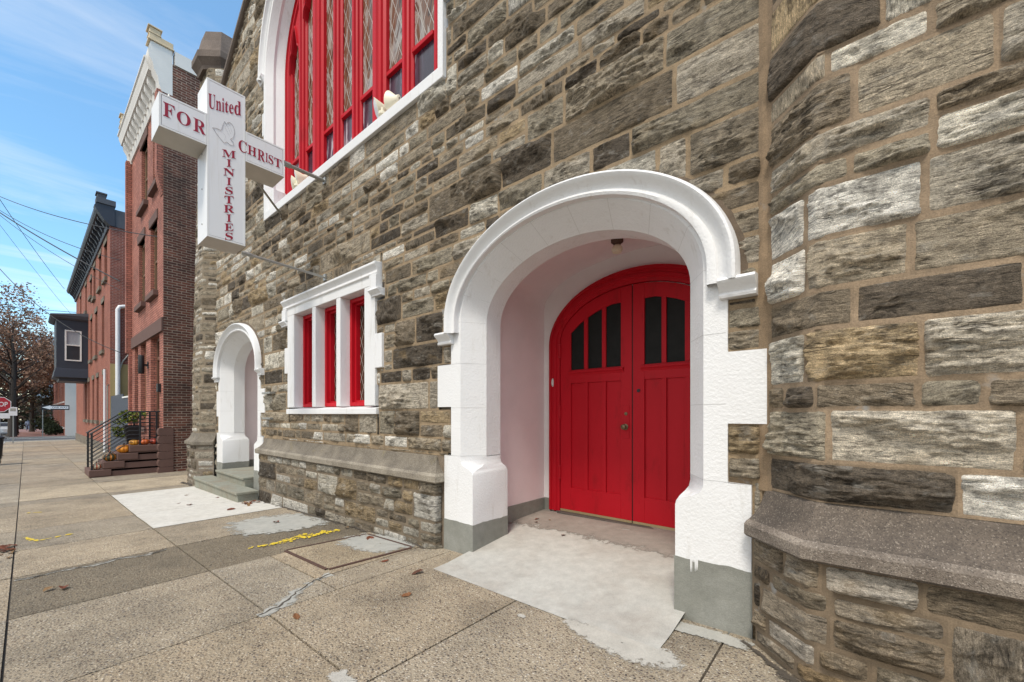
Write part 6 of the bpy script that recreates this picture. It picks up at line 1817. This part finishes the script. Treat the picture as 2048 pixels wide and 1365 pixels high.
def shrub(x, y, s, seed, label, cols):
    e = empty('shrub', (x, y, zg(x)), label, 'shrub', 'shrubs before the far row houses')
    m = MB(); r = random.Random(seed)
    for k in range(6):
        a = r.uniform(0, 6.28); m.tube([(x, y, zg(x)-0.02), (x+0.3*s*cos(a), y+0.3*s*sin(a), zg(x)+0.5*s)], [0.02, 0.01], 5)
    m.build('stem', BARK, e)
    foliage('foliage', [(x+r.uniform(-.5, .5)*s, y+r.uniform(-.35, .35)*s, zg(x)+r.uniform(0.35, 1.0)*s) for k in range(9)], [0.42*s]*9, 900, 0.09, cols, e, seed, 0.9)
GR = [(0.035, 0.05, 0.022), (0.05, 0.065, 0.03), (0.025, 0.035, 0.018)]
shrub(-64.5, -0.75, 1.0, 1, 'low dark green shrub at the foot of the white-sided house', GR)
shrub(-68.0, -1.0, 1.2, 2, 'rounded green shrub second from the crossing', GR)
shrub(-73.0, -1.2, 1.6, 3, 'tall dark shrub reaching over the pavement', GR)
shrub(-80.0, -1.3, 1.7, 4, 'farthest dark green shrub in front of the row houses', GR)

# ------------------------------------------------------------------ signs, posts, wires
def sign_post(x, y, z0, z1, parent, r=0.03): 
    m = MB(); m.box(x-0.045, x-0.015, y-r, y+r, z0, z1); m.build('post', GALV, parent)
def text3(body, size, c, parent, name, matr, scale=(1, 1)):
    """flat letters facing +X"""
    cu = bpy.data.curves.new(name, 'FONT'); cu.body = body; cu.size = size; cu.align_x = 'CENTER'; cu.align_y = 'CENTER'; cu.extrude = 0.001; cu.offset = 0.008*size
    o = bpy.data.objects.new(name, cu); COL.objects.link(o)
    me = bpy.data.meshes.new_from_object(o.evaluated_get(bpy.context.evaluated_depsgraph_get()))
    bpy.data.objects.remove(o)
    for v in me.vertices:
        a, b, e = v.co; v.co = (c[0]+e, c[1]+a*scale[0], c[2]+b*scale[1])
    me.materials.clear(); me.materials.append(matr)
    return link_mesh(name, me, parent)
SIGNRED = plain('red_sign_sheet', (0.42, 0.015, 0.03), 0.4); SIGNWH = plain('white_sign_sheet', (0.8, 0.8, 0.8), 0.4); SIGNBK = plain('black_sign_sheet', (0.015, 0.015, 0.017), 0.5)
e = empty('stop_sign', (-35.2, -3.70, zg(-35)), 'red octagonal stop sign on a metal post at the kerb, STOP in white', 'sign')
sx, sy, sz = -35.2, -3.70, 0.50
sign_post(sx, sy, zg(-35)-0.1, sz+0.3, e)
def octg(rad): return [(sy+rad*cos(pi/8+k*pi/4)/cos(pi/8), sz+rad*sin(pi/8+k*pi/4)/cos(pi/8)) for k in range(8)]
m = MB(); m.prism_x(octg(0.40), sx, sx+0.004); m.build('border', SIGNWH, e)
m = MB(); m.prism_x(octg(0.375), sx+0.004, sx+0.006); m.build('panel', SIGNRED, e)
text3('STOP', 0.30, (sx+0.008, sy, sz), e, 'lettering', SIGNWH, (0.78, 1.15))
m = MB(); m.box(sx, sx+0.004, sy-0.05, sy+0.36, sz-0.75, sz-0.47); m.build('plate', SIGNWH, e)
e = empty('parking_sign', (-44, -3.3, zg(-44)), 'small pale parking sign on a thin post before the big tree trunk', 'sign')
sign_post(-44, -3.34, zg(-44)-0.1, 0.5, e); m = MB(); m.box(-44, -43.995, -3.53, -3.16, -0.13, 0.45); m.build('panel', SIGNWH, e)
m = MB(); m.box(-43.995, -43.992, -3.47, -3.22, 0.17, 0.37); m.build('symbol', GREYC, e)
e = empty('one_way_sign', (-60.6, -0.7, zg(-60)), 'black and white arrow sign reading ONE WAY at the crossing corner', 'sign')
ox, oy, oz = -60.6, -0.80, 0.62
m = MB(); m.box(ox-0.05, ox-0.01, oy-0.95, oy-0.89, zg(-60)-0.1, oz+0.35); m.build('post', GALV, e)
m = MB(); m.box(ox, ox+0.004, oy-1.02, oy+0.85, oz-0.24, oz+0.24); m.build('panel', SIGNBK, e)
m = MB(); m.prism_x([(oy-0.97, oz), (oy-0.42, oz+0.20), (oy-0.42, oz+0.13), (oy+0.78, oz+0.13), (oy+0.78, oz-0.13), (oy-0.42, oz-0.13), (oy-0.42, oz-0.20)], ox+0.004, ox+0.006); m.build('arrow', SIGNWH, e)
text3('ONE WAY', 0.22, (ox+0.008, oy+0.2, oz), e, 'lettering', SIGNBK)

# bike racks at the kerb
for k, (x, y) in enumerate(((-26.6, -3.42), (-28.4, -3.44))):
    e = empty('bike_rack', (x, y, zg(x)), ['dark hoop bike rack nearer along the kerb strip', 'dark hoop bike rack farther along the kerb strip'][k], 'bike rack', 'bike racks on the kerb strip')
    m = MB(); z = zg(x)
    m.tube([(x, y-0.03, z-0.05), (x, y-0.03, z+0.72), (x+0.05, y-0.03, z+0.84), (x+0.3, y-0.03, z+0.88), (x+0.55, y-0.03, z+0.84), (x+0.6, y-0.03, z+0.72), (x+0.6, y-0.03, z-0.05)], 0.03, 8); m.build('hoop', DARKIRON, e, smooth=True)
    m = MB(); m.lathe([(0.07, 0), (0.07, 0.012)], (x, y-0.03, z), 10); m.lathe([(0.07, 0), (0.07, 0.012)], (x+0.6, y-0.03, z), 10); m.build('foot', DARKIRON, e)
e = empty('litter_bin', (-22.3, -3.56, zg(-22)), 'black slatted litter bin at the left edge by the kerb', 'bin')
m = MB(); z = zg(-22.3)
for k in range(20):
    a = k*2*pi/20; m.lofts([[( -22.3+(r_0)*cos(a+da), -3.56+r_0*sin(a+da), z+h) for da in (-0.11, 0.11)] for h, r_0 in ((0.05, 0.22), (0.45, 0.26), (0.9, 0.29))])
m.build('slats', DARKIRON, e)
m = MB(); m.lathe([(0.20, 0.03), (0.21, 0.9)], (-22.3, -3.56, z), 16); m.lathe([(0.31, 0.90), (0.31, 0.95), (0.22, 0.99), (0.15, 1.0)], (-22.3, -3.56, z), 18); m.build('liner', SIGNBK, e, smooth=True, angle=40)

# overhead wires
e = empty('utility_pole', (-30.0, -3.70, zg(-30)), 'wooden utility pole at the kerb carrying the overhead wires', 'pole')
m = MB(); m.tube([(-30.0, -3.70, zg(-30)-0.3), (-30.0, -3.70, 11.0)], [0.14, 0.10], 10); m.build('mast', BARK, e, smooth=True)
m = MB(); m.box(-30.06, -29.94, -4.9, -3.68, 10.2, 10.32); m.box(-30.06, -29.94, -4.6, -3.68, 9.2, 9.3); m.build('crossarm', BARK, e)
m = MB(); m.lathe([(0.16, 0), (0.17, 0.7), (0.05, 0.8)], (-30.0, -4.0, 7.6), 10); m.build('transformer', GALV, e)
WIRE = plain('wire_insulation', (0.018, 0.018, 0.02), 0.6)
def wire(p, q, sag, r, label):
    m = MB(); pts = []
    p = Vector(p); q = Vector(q)
    for k in range(25):
        t = k/24; v = p.lerp(q, t); v.z -= sag*4*t*(1-t); pts.append(tuple(v))
    m.tube(pts, r, 5)
    o = m.build('overhead_wire', WIRE); tag(o, label, 'wire', 'overhead wires')
PX, PY = -30.0, -3.70
wire((PX, PY, 9.98), (-14.92, 0.007, 5.0), 0.25, 0.014, 'highest overhead wire, crossing to the dark side wall of the salmon house')
wire((PX, PY, 9.30), (-20.2, -0.62, 4.75), 0.10, 0.024, 'thickest overhead wire, sloping down to the edge of the salmon house')
wire((PX, PY, 9.22), (-20.25, -0.62, 4.45), 0.22, 0.010, 'thin overhead wire hanging just below the thickest one')
wire((PX, PY, 9.4), (-20.2, -0.62, 5.5), 0.25, 0.012, 'overhead wire between the highest and the thickest ones')
wire((PX, PY, 6.85), (-20.2, -0.62, 2.2), 0.5, 0.014, 'lowest overhead wire, crossing in front of the navy bay')
wire((PX, PY, 10.1), (-43.5, -1.0, 8.95), 0.15, 0.012, 'overhead wire running away to the cornice of the corner house')
wire((PX, PY, 8.9), (-40.0, -0.5, 6.1), 0.1, 0.007, 'faint overhead wire running to the wall above the navy bay')
wire((-58, -12, 9.6), (-47, 2, 8.2), 0.3, 0.02, 'far overhead wire above the brown tree')

# parked cars at the far kerb
def car(x, y, colr, label, rot=0):
    e = empty('parked_car', (x, y, zg(x)-0.13), label, 'car', 'cars parked at the far kerb')
    z = zg(x)-0.13
    paint = plain('car_paint', colr, 0.25, 0.2)
    side = [(-2.2, 0.35), (-2.25, 0.62), (-2.1, 0.85), (-1.75, 0.95), (-1.2, 1.35), (-0.6, 1.48), (0.4, 1.47), (1.05, 1.05), (1.75, 0.92), (2.15, 0.75), (2.2, 0.38)]
    m = MB()
    def sec(sc, yy): return [(x+a, y+yy, z+b) for a, b in [(p*sc if abs(p) > 1.5 else p, q) for p, q in side]]
    rings = []
    for yy, top in ((-0.88, 0.0), (-0.86, 0.35), (-0.7, 1.0), (0.7, 1.0), (0.86, 0.35), (0.88, 0.0)):
        rings.append([(x+a*(0.97 if top < 1 else 1), y+yy, z+(b if b < 0.96 else 0.96+(b-0.96)*top)) for a, b in side])
    m.lofts(rings, True, cap=True); m.build('body', paint, e, smooth=True, angle=35)
    m = MB()
    m.poly([(x-1.62, y-0.62, z+1.04), (x-1.62, y+0.62, z+1.04), (x-1.22, y+0.6, z+1.35), (x-1.22, y-0.6, z+1.35)])
    m.lofts([[(x+a, y+yy, z+b) for a, b in ((-1.25, 1.0), (-0.95, 1.33), (0.3, 1.38), (0.85, 1.03))] for yy in (-0.80, -0.83)], True, cap=True)
    m.poly([(x+0.5, y-0.6, z+1.45), (x+0.5, y+0.6, z+1.45), (x+1.12, y+0.62, z+1.06), (x+1.12, y-0.62, z+1.06)]); m.build('window', PANE, e)
    for wx in (-1.35, 1.35):
        for yy in (-0.86, 0.66):
            m = MB(); m.lathe([(0.22, 0), (0.33, 0.02), (0.33, 0.18), (0.22, 0.2)], (x+wx, y+yy, z+0.33), 16, axis='y'); w = m.build('wheel', DARKIRON, e, smooth=True)
            m = MB(); m.lathe([(0.2, -0.01), (0.05, -0.03), (0.001, -0.03)], (x+wx, y+yy, z+0.33), 10, axis='y'); m.build('rim', GALV, w)
    for yy in (-0.6, 0.6):
        m = MB(); m.lathe([(0.10, 0), (0.09, 0.03), (0.001, 0.04)], (x+2.17, y+yy, z+0.68), 10, axis='x'); m.build('headlight', PALEG, e)
car(-80, -4.72, (0.62, 0.63, 0.64), 'white parked car beyond the stop sign')
car(-87, -4.75, (0.10, 0.11, 0.13), 'dark grey parked car behind the white one')
car(-53.5, -7.2, (0.05, 0.05, 0.055), 'black car waiting in the cross street')

# two people far along the pavement
def skinned(name, J, Ed, matr, parent):
    me = bpy.data.meshes.new(name); me.from_pydata([j[:3] for j in J], Ed, [])
    o = bpy.data.objects.new(name, me); COL.objects.link(o)
    o.modifiers.new('skin', 'SKIN'); sv = me.skin_vertices[0].data
    for k, j in enumerate(J): sv[k].radius = (j[3], j[3]*(j[4] if len(j) > 4 else 1))
    sv[0].use_root = True
    s = o.modifiers.new('sub', 'SUBSURF'); s.levels = 1; s.render_levels = 1
    dg = bpy.context.evaluated_depsgraph_get(); dg.update()
    m2 = bpy.data.meshes.new_from_object(o.evaluated_get(dg)); bpy.data.objects.remove(o)
    m2.name = name; m2.materials.clear(); m2.materials.append(matr)
    for p in m2.polygons: p.use_smooth = True
    return link_mesh(name, m2, parent)
def person(x, y, coat, legs, hair, label, ph):
    z = zg(x); e = empty('person', (x, y, z), label, 'person', 'people walking far along the pavement')
    s = 0.16*ph
    J = [(x, y, z+0.95, .15, .8), (x, y, z+1.2, .15, .8), (x, y, z+1.42, .17, .6), (x, y, z+1.52, .055), (x-.02, y, z+1.62, .10), (x-.02, y, z+1.70, .09),
         (x, y-.2, z+1.40, .06), (x+s*.7, y-.25, z+1.12, .05), (x+s, y-.24, z+.88, .04), (x, y+.2, z+1.40, .06), (x-s*.7, y+.25, z+1.12, .05), (x-s, y+.24, z+.88, .04),
         (x, y-.10, z+.86, .10), (x-s, y-.11, z+.48, .075), (x-s*1.2, y-.11, z+.06, .05), (x-s*1.2-.16, y-.11, z+.035, .035), (x, y+.10, z+.86, .10), (x+s, y+.11, z+.48, .075), (x+s*1.9, y+.11, z+.08, .05), (x+s*1.9-.15, y+.11, z+.035, .035)]
    E_ = [(0,1),(1,2),(2,3),(3,4),(4,5),(2,6),(6,7),(7,8),(2,9),(9,10),(10,11),(0,12),(12,13),(13,14),(14,15),(0,16),(16,17),(17,18),(18,19)]
    skinned('body', J, E_, legs, e)
    skinned('coat', [(x, y, z+0.80, .20, .85), (x, y, z+1.1, .185, .8), (x, y, z+1.40, .19, .65), (x, y-.21, z+1.40, .075), (x+s*.7, y-.265, z+1.12, .065), (x, y+.21, z+1.40, .075), (x-s*.7, y+.265, z+1.12, .065)], [(0,1),(1,2),(2,3),(3,4),(2,5),(5,6)], coat, e)
    skinned('hair', [(x+.01, y, z+1.60, .105), (x, y, z+1.70, .115), (x, y, z+1.76, .08)], [(0,1),(1,2)], hair, e)
person(-100, -2.55, plain('grey_blue_coat', (0.20, 0.23, 0.30), 0.8), plain('blue_jeans', (0.12, 0.15, 0.22), 0.8), plain('dark_hair', (0.02, 0.015, 0.012), 0.6), 'person in a grey-blue coat walking away, nearest the tree trunk', 1)
person(-101, -1.85, plain('dark_coat', (0.03, 0.03, 0.035), 0.8), bpy.data.materials['blue_jeans'], bpy.data.materials['dark_hair'], 'person in a dark coat walking on the house side of the pavement', -1)
